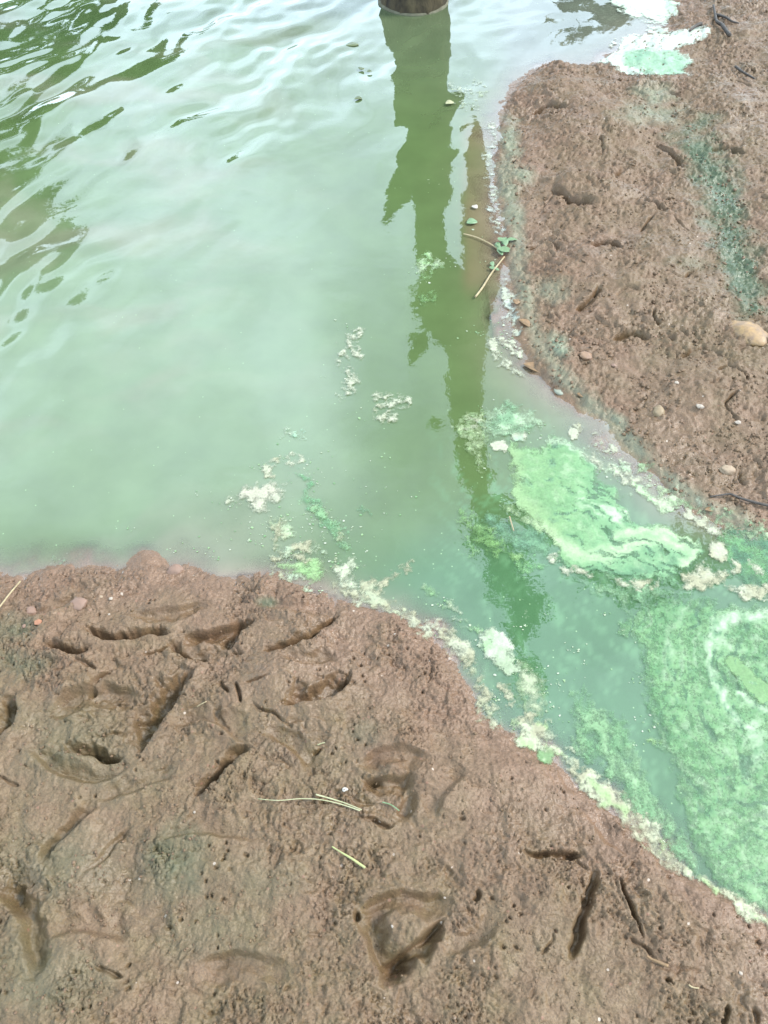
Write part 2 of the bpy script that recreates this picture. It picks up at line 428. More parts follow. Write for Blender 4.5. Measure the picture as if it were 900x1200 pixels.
# ------------------------------------------------------------------ prints and cracks pressed into the mud
# (polyline in survey pixels, width mm, depth mm, kind) kind 0: slot, 1: sharp wall on the right of the line and a gentle slope on its left, -1 the other way
GROOVES = [
    ([(40, 880), (70, 905), (110, 912), (150, 900)], 30, 12, 2), ([(200, 850), (232, 842), (262, 850), (285, 870)], 36, 12, 2), ([(240, 700), (210, 712), (180, 716), (150, 712)], 26, 9, 2),
    ([(330, 770), (360, 775), (395, 770)], 26, 10, 2), ([(85, 700), (60, 715), (30, 722)], 24, 9, -2), ([(310, 860), (345, 880), (362, 905)], 30, 9, 2), ([(545, 905), (520, 930), (510, 960)], 34, 8, -2),
    ([(690, 950), (720, 985), (745, 1000)], 30, 7, 2), ([(60, 1100), (100, 1090), (150, 1100)], 34, 9, 2), ([(230, 1130), (290, 1120), (340, 1140)], 40, 9, -2), ([(180, 985), (240, 975), (290, 985)], 36, 8, 2),
    ([(60, 835), (95, 812), (130, 806), (160, 815)], 46, 16, -2), ([(196, 752), (205, 762), (222, 770), (240, 772)], 30, 10, 1),
    ([(170, 768), (185, 765), (200, 757)], 9, 14, 0), ([(205, 905), (160, 925), (120, 935)], 26, 9, -2),
    ([(425, 900), (440, 885), (470, 880), (498, 892)], 36, 12, -2),
    ([(300, 700), (340, 712), (385, 712)], 26, 8, 2), ([(520, 1120), (560, 1100), (590, 1075)], 24, 7, 2),
    ([(620, 130), (640, 124), (664, 128)], 24, 14, -1), ([(700, 120), (720, 112), (740, 116)], 20, 12, 1), ([(690, 290), (712, 284), (730, 292)], 24, 16, -1),
    ([(830, 180), (850, 176), (872, 184)], 26, 14, -1), ([(620, 290), (640, 282), (652, 290)], 20, 12, 1), ([(770, 170), (790, 182), (800, 200)], 20, 10, -1),
    ([(720, 395), (740, 388), (762, 394)], 22, 13, -1), ([(800, 420), (824, 414), (842, 420)], 22, 12, 1), ([(700, 340), (690, 352), (676, 360)], 18, 12, 1), ([(780, 110), (800, 118), (822, 116)], 24, 12, 1),
    ([(100, 737), (113, 748), (135, 751), (152, 748), (178, 744), (195, 741)], 20, 24, 1),
    ([(52, 757), (75, 766), (92, 769), (106, 764)], 18, 16, 1),
    ([(215, 743), (235, 739), (255, 734), (282, 725)], 26, 17, -1),
    ([(296, 726), (283, 737), (274, 749), (268, 756)], 26, 20, -1),
    ([(270, 762), (285, 763)], 6, 6, 0),
    ([(310, 766), (330, 760), (348, 753), (372, 740), (394, 720)], 14, 17, 1),
    ([(231, 788), (216, 808), (203, 826), (192, 842), (180, 862), (165, 882)], 52, 30, -1),
    ([(75, 878), (85, 884), (103, 884), (122, 893), (142, 890)], 22, 22, 1),
    ([(112, 858), (122, 861), (132, 857), (145, 859)], 8, 8, 0),
    ([(88, 776), (100, 780), (112, 787)], 9, 10, 0),
    ([(128, 788), (115, 798), (100, 814)], 9, 8, 1),
    ([(130, 822), (147, 824), (160, 819)], 12, 7, 0),
    ([(258, 800), (262, 808), (270, 815)], 8, 13, 0),
    ([(275, 801), (280, 812), (284, 823)], 6, 14, 0),
    ([(285, 801), (300, 798), (318, 796)], 6, 10, 0),
    ([(412, 790), (405, 806), (385, 819), (365, 826), (345, 829), (333, 828)], 44, 26, -1),
    ([(296, 826), (318, 838), (343, 855)], 7, 9, 0),
    ([(258, 822), (255, 840), (270, 862)], 14, 7, 0),
    ([(292, 882), (278, 893), (266, 906), (253, 920), (235, 933)], 20, 24, -1),
    ([(19, 815), (19, 838), (14, 855), (0, 868)], 34, 24, -1),
    ([(112, 942), (98, 956), (82, 974), (64, 992), (52, 1010)], 14, 12, -2),
    ([(0, 912), (10, 918), (25, 925)], 7, 9, 0),
    ([(150, 970), (132, 990), (118, 1010), (100, 1024)], 12, 7, 0),
    ([(0, 1048), (18, 1058), (33, 1078), (38, 1108), (42, 1145)], 26, 14, 2),
    ([(118, 1133), (132, 1142), (146, 1144)], 8, 9, 0),
    ([(364, 880), (372, 882), (378, 878)], 8, 12, 0),
    ([(364, 900), (370, 912)], 7, 7, 0),
    ([(425, 912), (445, 912), (466, 914), (482, 906)], 24, 14, -1),
    ([(486, 926), (482, 946), (474, 956)], 22, 9, -2),
    ([(403, 928), (418, 938), (440, 939)], 9, 5, 0),
    ([(418, 954), (436, 962), (455, 966), (462, 962)], 9, 11, 0),
    ([(615, 998), (624, 1003), (645, 1001), (662, 1000), (682, 1000)], 12, 26, 0),
    ([(676, 1004), (684, 1012), (692, 1020)], 8, 11, 0),
    ([(699, 1022), (692, 1045), (684, 1070), (676, 1095), (670, 1121)], 17, 25, 0),
    ([(729, 1027), (735, 1045), (743, 1068), (752, 1088), (757, 1098)], 6.5, 18, 0),
    ([(738, 1096), (744, 1104), (756, 1110), (768, 1122)], 7, 9, 0),
    ([(779, 1146), (785, 1150)], 11, 18, 0),
    ([(790, 1138), (805, 1136), (825, 1138)], 6, 7, 0),
    ([(646, 1093), (647, 1104), (641, 1112), (634, 1118)], 5, 7, 0),
    ([(558, 1044), (558, 1052), (553, 1056)], 7, 12, 0),
    ([(420, 1078), (424, 1072), (440, 1058), (465, 1052), (495, 1052), (530, 1058)], 30, 13, -2),
    ([(423, 1080), (432, 1100), (440, 1120), (448, 1140), (452, 1158)], 40, 17, 2),
    ([(446, 1131), (456, 1126), (470, 1118), (490, 1102), (514, 1080)], 30, 20, -1),
    ([(420, 1070), (420, 1082)], 10, 14, 0),
    ([(855, 1180), (848, 1200)], 9, 12, 0), ([(886, 1185), (890, 1205)], 12, 12, 0),
    # far (right-hand) bank
    ([(680, 213), (694, 209), (708, 213), (722, 210), (736, 199)], 24, 22, 1),
    ([(648, 222), (660, 226), (672, 235), (694, 239)], 24, 22, -1),
    ([(632, 240), (645, 232), (650, 224)], 8, 8, 0),
    ([(764, 241), (774, 246), (784, 250)], 9, 16, 0),
    ([(766, 252), (758, 264), (750, 274)], 10, 12, 0),
    ([(785, 258), (797, 268), (812, 278)], 6, 10, 0),
    ([(642, 270), (655, 264), (662, 258)], 8, 7, 0),
    ([(782, 326), (798, 330), (818, 319)], 10, 12, 0),
    ([(764, 365), (767, 374), (771, 383)], 8, 16, 0),
    ([(722, 350), (735, 344), (748, 350)], 12, 9, 0),
    ([(660, 300), (672, 304)], 9, 9, 0),
    ([(840, 442), (852, 436), (868, 444), (872, 452)], 12, 10, 1),
    ([(866, 460), (856, 468), (848, 477), (858, 488), (866, 494)], 6, 12, 0),
    ([(820, 452), (832, 455), (842, 450)], 10, 7, 0),
    ([(870, 546), (869, 558), (874, 564)], 6, 12, 0),
    ([(858, 412), (880, 410), (896, 406)], 12, 10, 0),
    ([(878, 150), (890, 145)], 16, 14, 0),
    ([(845, 100), (862, 98), (880, 106)], 18, 10, 0),
    ([(862, 75), (876, 84), (884, 92)], 8, 8, 0),
    ([(702, 165), (706, 185)], 9, 10, 0), ([(690, 190), (712, 182)], 12, 8, 0),
    ([(730, 160), (748, 150)], 9, 8, 0),
    ([(780, 395), (790, 400)], 9, 8, 0),
]
# gentle hollows and humps: (px, py, radius px, height mm)
HUMPS = [(440, 930, 45, -8), (475, 1085, 38, 5), (165, 835, 50, -5), (345, 805, 42, 5), (255, 770, 40, -7), (640, 1050, 42, 4), (470, 880, 60, 7), (560, 930, 60, 5), (90, 800, 40, 6),
         (150, 1050, 60, -5), (20, 1040, 26, -8), (168, 647, 18, 4), (330, 715, 40, 5), (60, 740, 40, 5), (700, 150, 50, 10), (760, 200, 60, -4), (700, 320, 50, 8), (850, 260, 30, -6), (830, 460, 40, 6),
         (700, 225, 30, 7), (665, 215, 22, 6), (790, 300, 40, 6), (660, 105, 45, 8), (860, 130, 40, 8), (800, 350, 30, 6), (745, 330, 24, 7), (880, 40, 50, 8), (310, 905, 50, 4), (600, 1110, 60, 3)]
BANKZ = 0.024
def micro(X, Y, dn, dr):
    """lumps, crumbs, pits and prints of the mud in metres"""
    land = np.maximum(dn, dr)
    rough = 0.45 + 0.85 * sstep(-0.3, 0.35, fbm(X, Y, 0.16, 3, off=21.0))
    farb = (dr > dn) * 1.0
    rough = rough * (1 + 0.30 * farb)
    on = sstep(-0.015, 0.025, land) * 0.85 + 0.15
    wx, wy = X + 0.012 * fbm(X, Y, 0.035, 3, off=2.2), Y + 0.012 * fbm(X, Y, 0.035, 3, off=6.4)
    h = 0.010 * fbm(X, Y, 0.16, 3, off=4.0) + 0.0065 * fbm(wx, wy, 0.055, 3, off=9.0)
    g1 = fbm(wx, wy, 0.021, 4, gain=0.62, off=13.0)
    micro_h = 0.0052 * g1 * rough                                                   # clods
    micro_h += 0.0020 * (0.5 - np.abs(fbm(X, Y, 0.013, 3, gain=0.6, off=15.0))) * rough   # rounded crumbs
    micro_h += (0.0016 * fbm(X, Y, 0.0065, 3, gain=0.7, off=16.0) + 0.0015 * np.abs(fbm(wx, wy, 0.0085, 2, off=18.0))) * (0.55 + 0.6 * rough)
    gapm = sstep(-0.25, 0.35, fbm(X, Y, 0.07, 4, gain=0.6, off=29.0))
    gapm = gapm * (1 - 0.45 * farb)
    q = 0.006 * fbm(X, Y, 0.012, 3, gain=0.6, off=33.0)
    f1, f2, rr = worley((wx + q) / 0.0125, (wy - q) / 0.0125)
    micro_h -= 0.0026 * (1 - sstep(0.02, 0.22, f2 - f1)) * gapm * (rr > 0.35) * rough
    f1, f2, rr = worley((X + q) / 0.0068 + 5.0, (Y + q) / 0.0068)
    micro_h -= 0.0017 * (1 - sstep(0.02, 0.25, f2 - f1)) * (0.3 + gapm) * (rr > 0.45) * rough
    f1, f2, rr = worley(wx / 0.012, wy / 0.012)
    clump = sstep(0.0, 0.35, fbm(X, Y, 0.11, 3, off=23.0))
    micro_h += clump * rough * 0.0034 * np.sqrt(np.clip(1 - f1 * 1.15, 0, 1)) * rr ** 1.5
    f1, f2, rr = worley(X / 0.013 + 1.7 + 0.5 * g1, Y / 0.013 + 4.1)                  # a few worm holes and gaps between crumbs
    pits = sstep(0.05, 0.4, fbm(X, Y, 0.09, 3, off=27.0))
    micro_h -= (0.0050 + 0.003 * farb) * (1 - sstep(0.08, 0.26, f1)) * (rr > 0.72) * (0.25 + pits)
    h *= on
    for px, py, r, a in HUMPS:
        c = at(px, py, BANKZ); rw = r * (c - cam.location).length / FPX
        d2 = ((X - c.x) ** 2 + (Y - c.y) ** 2) / (rw * rw)
        h += np.where(d2 < 6, 2.4 * a / 1000 * np.exp(-d2 * 1.3), 0)
    soft = np.zeros(X.shape)
    jx = X + 0.0045 * fbm(X, Y, 0.035, 2, off=31.0); jy = Y + 0.0045 * fbm(X, Y, 0.035, 2, off=37.0)
    for pts, wmm, dmm, kind in GROOVES:
        P = [tuple(p) for p in atn(smooth_poly(pts, n=4), BANKZ)]
        w, dep = wmm / 1000, dmm / 1000
        if kind: w, dep = w * 0.95, dep * 1.15
        xs, ys = [p[0] for p in P], [p[1] for p in P]
        m = w * 3.5 + 0.01
        sel = (X > min(xs) - m) & (X < max(xs) + m) & (Y > min(ys) - m) & (Y < max(ys) + m)
        if not sel.any(): continue
        x, y = jx[sel], jy[sel]
        d, t, s = dist_line(P, x, y)
        nz = 1 + 0.35 * fbm(x, y, 0.018, 2, off=41.0)
        if kind == 0:
            taper = 0.12 + 0.88 * np.clip(np.sin(np.pi * np.clip(t * 0.96 + 0.02, 0, 1)) * 1.7, 0, 1) * np.clip(0.75 + 0.6 * fbm(x, y, 0.025, 2, off=43.0), 0.3, 1)
            ww = w * 0.5 * (0.55 + 0.45 * taper) * nz
            prof = -dep * taper * (1 - sstep(0.25, 1.1, d / ww))
            rim = 0.13 * dep * np.exp(-((d / ww - 1.9) / 0.8) ** 2) * np.clip(0.5 + 1.6 * fbm(x, y, 0.03, 2, off=45.0), 0, 1.5)
        else:
            sd = d * s * (1 if kind > 0 else -1)                      # positive on the gentle side
            taper = np.clip(np.sin(np.pi * np.clip(t * 0.92 + 0.04, 0, 1)) * 1.7, 0, 1)
            e = 0.0028 if abs(kind) == 1 else 0.009
            endf = np.where((t <= 0.001) | (t >= 0.999), np.exp(-(d / 0.006) ** 2), 1)
            prof = -dep * taper * endf * np.where(sd < 0, 1 - sstep(0, e, -sd), 1 - sstep(0.22, 1.0, sd / (w * nz)))
            slot = np.exp(-((sd - 0.0030) / 0.0030) ** 2) * np.clip(0.45 + 1.1 * fbm(x, y, 0.03, 2, off=47.0), 0, 1)
            prof = prof - (0.015 if abs(kind) == 1 else 0) * slot * taper * endf
            rim = 0.24 * dep * endf * np.where(sd < 0, np.exp(-((-sd - 0.010) / 0.011) ** 2), 0)
        h[sel] += prof + rim * taper
        soft[sel] = np.maximum(soft[sel], np.clip(-prof / dep * 2.2, 0, 1))
    return h + micro_h * on * (1 - 0.75 * soft)
def pigments(X, Y, Z, dn, dr):
    u, v = proj(X, Y, Z)
    land = np.maximum(dn, dr)
    nz = fbm(X, Y, 0.06, 4, off=55.0)
    def ell(px, py, rx, ry, rot=0):
        c, s = math.cos(R(rot)), math.sin(R(rot))
        a, b = ((u - px) * c + (v - py) * s) / rx, (-(u - px) * s + (v - py) * c) / ry
        return np.clip(1.25 - np.sqrt(a * a + b * b) + nz * 0.55, 0, 1)
    def stroke(pts, w):
        d, t, _ = dist_line(pts, u, v)
        return np.clip(1.2 - d / w + nz * 0.7, 0, 1)
    st = np.maximum.reduce([
        0.75 * ell(818, 148, 28, 12, -25), 0.5 * ell(790, 158, 24, 8), 1.1 * stroke([(822, 175), (840, 215), (852, 262), (866, 310), (878, 345)], 27), 0.8 * ell(876, 348, 16, 16),
        0.55 * ell(20, 738, 34, 16), 0.45 * ell(20, 775, 40, 20), 0.7 * ell(312, 706, 14, 7), 0.55 * ell(205, 1010, 44, 46), 0.32 * ell(70, 1010, 80, 50), 0.30 * ell(40, 1150, 90, 60),
        0.28 * ell(250, 1090, 60, 40), 0.22 * ell(300, 1030, 70, 30), 0.35 * ell(765, 132, 26, 10), 0.30 * ell(600, 235, 18, 22), 0.3 * ell(805, 308, 28, 10), 0.25 * ell(90, 880, 90, 60), 0.25 * ell(430, 860, 28, 14)])
    fm = np.maximum.reduce([
        0.45 * stroke([(590, 200), (603, 260), (612, 330), (632, 405), (670, 452), (705, 484), (740, 518), (790, 566), (840, 598), (880, 612)], 13),
        0.75 * ell(655, 405, 20, 12, 40), 0.6 * ell(598, 170, 14, 34), 0.55 * ell(720, 490, 22, 9, 40), 0.4 * ell(645, 340, 26, 16), 0.55 * ell(766, 110, 26, 16), 0.55 * ell(612, 205, 18, 12),
        0.45 * stroke([(780, 555), (830, 592), (880, 622)], 10), 0.35 * ell(765, 135, 44, 16)])
    pk = np.where(dn > dr, 0.18 + 0.95 * np.exp(-np.maximum(dn, 0) / 0.13), 0.55 + 0.35 * np.exp(-np.maximum(dr, 0) / 0.2) - 0.1)
    pk = pk - 0.25 * ell(820, 400, 120, 140) * (dr > dn)
    wet = np.clip(np.exp(-np.maximum(Z, 0) / 0.010) * 0.9 + 0.8 * ell(22, 1035, 34, 26) + 0.35 * st + 0.1 + 0.55 * sstep(0.0, 0.6, fbm(X, Y, 0.22, 3, off=57.0)) + 0.15 * nz, 0, 1)
    return dict(pink=pk, stain=st * (land > -0.05), film=fm * (land > -0.03), wet=wet)
def surf(X, Y):
    X, Y = np.atleast_1d(np.asarray(X, float)), np.atleast_1d(np.asarray(Y, float))
    dn, dr = bank_dist(X, Y)
    return base_height(dn, dr, Y, X) + micro(X, Y, dn, dr)
def surf1(x, y):
    return float(surf(x, y)[0])

# ------------------------------------------------------------------ ground
def bank(name, x0, x1, y0, y1, step, which):
    xs, ys = np.arange(x0, x1, step), np.arange(y0, y1, step)
    X, Y = [a.ravel() for a in np.meshgrid(xs, ys)]
    dn, dr = bank_dist(X, Y)
    d = dn if which == 0 else dr
    keepv = d > -0.16
    Z = np.full(X.shape, -0.05)
    Xk, Yk = X[keepv], Y[keepv]
    Z[keepv] = base_height(dn[keepv], dr[keepv], Yk, Xk) + micro(Xk, Yk, dn[keepv], dr[keepv])
    kk = keepv.reshape(len(ys), len(xs))
    F = grid_faces(len(xs), len(ys), kk[:-1, :-1] & kk[1:, :-1] & kk[:-1, 1:] & kk[1:, 1:])
    F, (V, dn, dr) = compact(F, np.stack([X, Y, Z], 1), dn, dr)
    me = mesh_np(name, V, F, pigments(V[:, 0], V[:, 1], V[:, 2], dn, dr))
    return link_mesh(name, me, MUD)
nb = bank('mud_bank', -0.92, 0.95, 0.02, 1.12, 0.0015, 0)
tag(nb, 'near mud bank trodden with bird prints along the bottom of the water', kind='structure')
rb = bank('mud_bank', 0.24, 1.62, 0.78, 3.55, 0.0027, 1)
tag(rb, 'crumbly far mud bank to the right of the green water', kind='structure')

gx, gy = axis(-1.6, 2.0, 0.02, -320, 320), axis(-0.6, 4.0, 0.02, -320, 320)
X, Y = [a.ravel() for a in np.meshgrid(gx, gy)]
dn, dr = bank_dist(X, Y)
core = ((X > -0.92) & (X < 0.95) & (Y > 0.02) & (Y < 1.12) & (dn > -0.16)) | ((X > 0.24) & (X < 1.62) & (Y > 0.78) & (Y < 3.55) & (dr > -0.16))
Z = base_height(dn, dr, Y, X) + 0.008 * fbm(X, Y, 0.16, 3, off=4.0) - np.where(core, 0.045, 0.0)
zero = np.zeros(len(X))
g = link_mesh('ground', mesh_np('ground', np.stack([X, Y, Z], 1), grid_faces(len(gx), len(gy)), dict(pink=zero + 0.4, stain=zero, film=zero, wet=zero + 0.2)), MUD)
tag(g, kind='structure')

# ------------------------------------------------------------------ water
wdirs = []
for k in range(26):
    lam = 0.055 * (1.085 ** k) * random.uniform(0.92, 1.08)
    th = R(150 + random.gauss(0, 22))
    wdirs.append((2 * np.pi / lam * math.cos(th), 2 * np.pi / lam * math.sin(th), random.uniform(0, 6.28), lam))
def ripples(X, Y):
    a = -X * 0.75 + (Y - 1.3) * 0.62
    amp = 0.05 + 0.95 * sstep(0.05, 1.30, a)
    amp = amp * (1 - 0.72 * sstep(0.15, 0.45, X) * sstep(2.9, 2.3, Y))
    # the warp bends the wave fronts so they do not read as a grid
    Xw, Yw = X + 0.06 * fbm(X, Y, 0.5, 2, off=71.0), Y + 0.06 * fbm(X, Y, 0.5, 2, off=77.0)
    h = 0
    for kx, ky, ph, lam in wdirs:
        h = h + 0.025 * lam / 6.283 * np.sin(kx * Xw + ky * Yw + ph) * (0.5 if lam < 0.06 else 1.0)
    grp = 0.55 + 0.9 * sstep(-0.35, 0.4, fbm(X, Y, 0.55, 2, off=83.0))
    h = h * amp ** 1.25 * grp
    h = h + 0.00006 * perlin(X / 0.030 + 5, Y / 0.018) + 0.00012 * perlin(X / 0.07, Y / 0.05 + 9)
    return h
wx, wy = axis(-1.75, 1.5, 0.0075, -60, 60, 1.3), axis(0.1, 3.5, 0.0075, -60, 60, 1.3)
X, Y = [a.ravel() for a in np.meshgrid(wx, wy)]
dn, dr = bank_dist(X, Y)
bed = base_height(dn, dr, Y, X)
fade = np.exp(-np.maximum(np.hypot(X, Y - 1.8) - 4, 0) / 3)
Zw = ripples(X, Y) * fade * sstep(-0.02, -0.12, np.maximum(dn, dr))
nearb = np.maximum(dn, dr) > -0.2
bedm = bed.copy()
bedm[nearb] += 0.6 * (0.008 * fbm(X[nearb], Y[nearb], 0.16, 3, off=4.0) + 0.0045 * fbm(X[nearb], Y[nearb], 0.05, 3, off=9.0))
depth = np.maximum(-bedm, 0)
u, v = proj(X, Y)
def wcol():
    pale = np.array([0.050, 0.077, 0.027]); teal = np.array([0.038, 0.082, 0.036]); grey = np.array([0.062, 0.068, 0.050]); milk = np.array([0.082, 0.114, 0.061])
    nz = fbm(X, Y, 0.28, 3, off=91.0)
    ml = sstep(470, 330, u + 40 * nz) * sstep(700, 560, v - 40 * nz) * sstep(120, 430, v + 40 * nz)    # milky suspension in the open water
    c = pale[None] * (1 - ml[:, None]) + milk[None] * ml[:, None]
    ch = sstep(560, 760, v + (u - 450) * 0.45 + 60 * nz) * sstep(300, 480, u)                 # deeper green down the channel
    c = c * (1 - ch[:, None]) + teal[None] * ch[:, None]
    gr = np.clip(sstep(550, 640, u) * sstep(330, 90, v) + 0.45 * sstep(180, 20, v) * sstep(250, 420, u), 0, 1)
    c = c * (1 - gr[:, None]) + grey[None] * gr[:, None]
    wv = fbm(X + 0.1 * fbm(X, Y, 0.3, 2, off=97.0), Y * 1.8 + 0.15 * fbm(X, Y, 0.25, 2, off=98.0), 0.42, 4, off=95.0)
    fs = fbm((u * 0.55 + v * 0.83 + 30 * nz) / 5.0, (-u * 0.83 + v * 0.55) + 25 * nz, 9, 4, gain=0.62, off=93.0)
    stk = sstep(0.05, 0.55, fs) * sstep(470, 580, u) * sstep(440, 560, v) * 0.6
    c = c * (1 - stk[:, None]) + np.array([0.070, 0.140, 0.066])[None] * stk[:, None]
    pinkish = sstep(-0.2, 0.6, wv) * sstep(460, 200, u) * 0.36
    c = c * (1 - pinkish[:, None]) + np.array([0.140, 0.118, 0.092])[None] * pinkish[:, None]
    dd = np.maximum(-np.maximum(dn, dr), 0)
    silt = np.exp(-dd / np.where(dr > dn, 0.050, 0.022)) * (0.9 + 0.4 * nz) * sstep(1000, 640, v)
    silt = np.clip(silt, 0, 0.9)
    br = sstep(535, 552, u) * sstep(360, 320, v) * sstep(130, 160, v) * (0.75 + 0.4 * nz)  # brown of the limb's reflection painted into the water colour, along with shallow silt
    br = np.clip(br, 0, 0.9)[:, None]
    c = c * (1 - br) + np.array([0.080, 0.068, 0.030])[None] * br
    return c * (1 - silt[:, None]) + np.array([0.155, 0.118, 0.086])[None] * silt[:, None]
hump = at(168, 645)
turb = (1 - np.exp(-depth / 0.0022)) * (1 - 0.6 * np.exp(-((X - hump.x) / 0.024) ** 2 - ((Y - hump.y) / 0.014) ** 2 + 0.4 * fbm(X, Y, 0.03, 3)))
speck = 0.07 + 0.25 * sstep(430, 560, u) * sstep(420, 640, v) + 0.10 * sstep(380, 520, v)
on_land = (np.maximum(dn, dr) > 0.035).reshape(len(wy), len(wx))          # no water sheet inside the banks
wkeep = ~(on_land[:-1, :-1] & on_land[1:, :-1] & on_land[:-1, 1:] & on_land[1:, 1:])
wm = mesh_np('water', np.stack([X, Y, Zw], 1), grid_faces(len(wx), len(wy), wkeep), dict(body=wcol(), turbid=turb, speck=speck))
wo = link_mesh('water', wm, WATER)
tag(wo, kind='structure')

# ------------------------------------------------------------------ algae and foam afloat on the water
GREEN, LIGHT, YELLOW = (0.070, 0.200, 0.065), (0.125, 0.270, 0.095), (0.20, 0.29, 0.135)
TEAL, DEEP, WHITE, CREAM, MINT = (0.060, 0.150, 0.080), (0.030, 0.105, 0.050), (0.255, 0.270, 0.195), (0.215, 0.210, 0.130), (0.15, 0.27, 0.18)
_scum_n = [0]
def mixv(a, b, f):
    return a * (1 - f[:, None]) + np.array(b)[None] * f[:, None]
def scum(name, label, cat, polys=(), strokes=(), paint=None, group=None, res=None, edge=5.0, dens=0.62, base=GREEN, second=LIGHT, lace=0.25, thick=0.0015, swirl=None, warp=6.0, kind=None):
    """one floating film: outline polygons and strokes (survey pixels), ragged edge, pigment and density stored on its vertices"""
    pts = [p for q in polys for p in q] + [p for q, w in strokes for p in q]
    pad = max([w for q, w in strokes] + [8]) + 10
    x0, x1 = min(p[0] for p in pts) - pad, max(p[0] for p in pts) + pad
    y0, y1 = min(p[1] for p in pts) - pad, max(p[1] for p in pts) + pad
    C = [at(a, b) for a in (x0, x1) for b in (y0, y1)]
    X0, X1, Y0, Y1 = min(c.x for c in C), max(c.x for c in C), min(c.y for c in C), max(c.y for c in C)
    if res is None:
        res = 0.0022 * max(1.0, (at((x0 + x1) / 2, (y0 + y1) / 2) - cam.location).length / 1.3)
        res = max(res, math.sqrt((X1 - X0) * (Y1 - Y0) / 200000))
    xs, ys = np.arange(X0, X1, res), np.arange(Y0, Y1, res)
    X, Y = [a.ravel() for a in np.meshgrid(xs, ys)]
    off = 100 + 3.7 * _scum_n[0]; _scum_n[0] += 1
    u, v = proj(X, Y)
    u = u + warp * fbm(X, Y, 0.030, 3, off=off); v = v + warp * fbm(X, Y, 0.030, 3, off=off + 5)
    f = np.full(X.shape, -1e3)
    for q in polys:
        Q = smooth_poly(q, True, 4)
        d, _, _ = dist_line(Q, u, v, True)
        f = np.maximum(f, np.where(inside(Q, u, v), d, -d))
    for q, w in strokes:
        Q = smooth_poly(q, False, 4) if len(q) > 2 else q
        d, t, _ = dist_line(Q, u, v)
        f = np.maximum(f, w * (0.55 + 0.45 * np.sin(np.pi * np.clip(t, 0.06, 0.94)) ** 0.5) - d)
    n1 = fbm(X, Y, 0.015, 4, gain=0.65, off=off + 9); n2 = fbm(X, Y, 0.055, 4, off=off + 13)
    f = f + edge * (0.7 * n1 + 0.6 * n2)
    D = dens + (0.21 if name.startswith('foam') else 0.14) + (1.5 if name.startswith('foam') else 1.0) * lace * (n1 + 0.7 * n2) - 0.20 * (1 - sstep(0, edge * 1.0, f)) - 0.22 * (1 - sstep(0, edge * 3.2, f))
    c = np.tile(np.array(base)[None], (len(X), 1))
    sw = fbm(X, Y, 0.045, 4, gain=0.6, off=off + 17)
    c = mixv(c, second, sstep(-0.30, 0.40, sw) * 0.85)
    if paint: c, D = paint(u, v, X, Y, c, D, f)
    ok = ((f > -0.5) & (D > 0.30)).reshape(len(ys), len(xs))
    keep = ok[:-1, :-1] | ok[1:, :-1] | ok[:-1, 1:] | ok[1:, 1:]
    F = grid_faces(len(xs), len(ys), keep)
    if len(F) == 0: raise RuntimeError('empty scum ' + label)
    F, (X, Y, c, D, f, n1) = compact(F, X, Y, c, D, f, n1)
    lum = c.mean(1)[:, None]; c = (lum + (c - lum) * 0.80) * np.array([0.95, 0.93, 0.86])
    D = np.where(f < -0.5, np.minimum(D, 0.35), D)
    dn, dr = bank_dist(X, Y)
    lift = 0.0014 + 0.00020 * (_scum_n[0] % 9)
    Zs = np.full(X.shape, 0.0)
    nl = np.maximum(dn, dr) > -0.10
    if nl.any():
        hm = base_height(dn[nl], dr[nl], Y[nl], X[nl]) + micro(X[nl], Y[nl], dn[nl], dr[nl])
        Zs[nl] = np.maximum(0, hm * sstep(-0.004, 0.010, hm) + np.where(hm > 0, 0.0, 0))
    foamy = name.startswith('foam') or name == 'scum_pool'
    thick = 0.0006 if foamy else 0.0004
    Z = Zs + lift + thick * np.clip(n1 + 0.4, 0, 1.4) * sstep(0, 6, f)
    me = mesh_np(name, np.stack([X, Y, Z], 1), F, dict(pigment=np.clip(c, 0.01, 0.9), cover=D))
    return tag(link_mesh(name, me, FOAM if foamy else SCUM), label, cat, group, kind)
def seg(u, v, pts, w, soft=0.8, nz=0.0):
    d, t, _ = dist_line(smooth_poly(pts, n=4), u, v)
    return np.clip(1 - sstep(0, w, d + nz), 0, 1) * soft

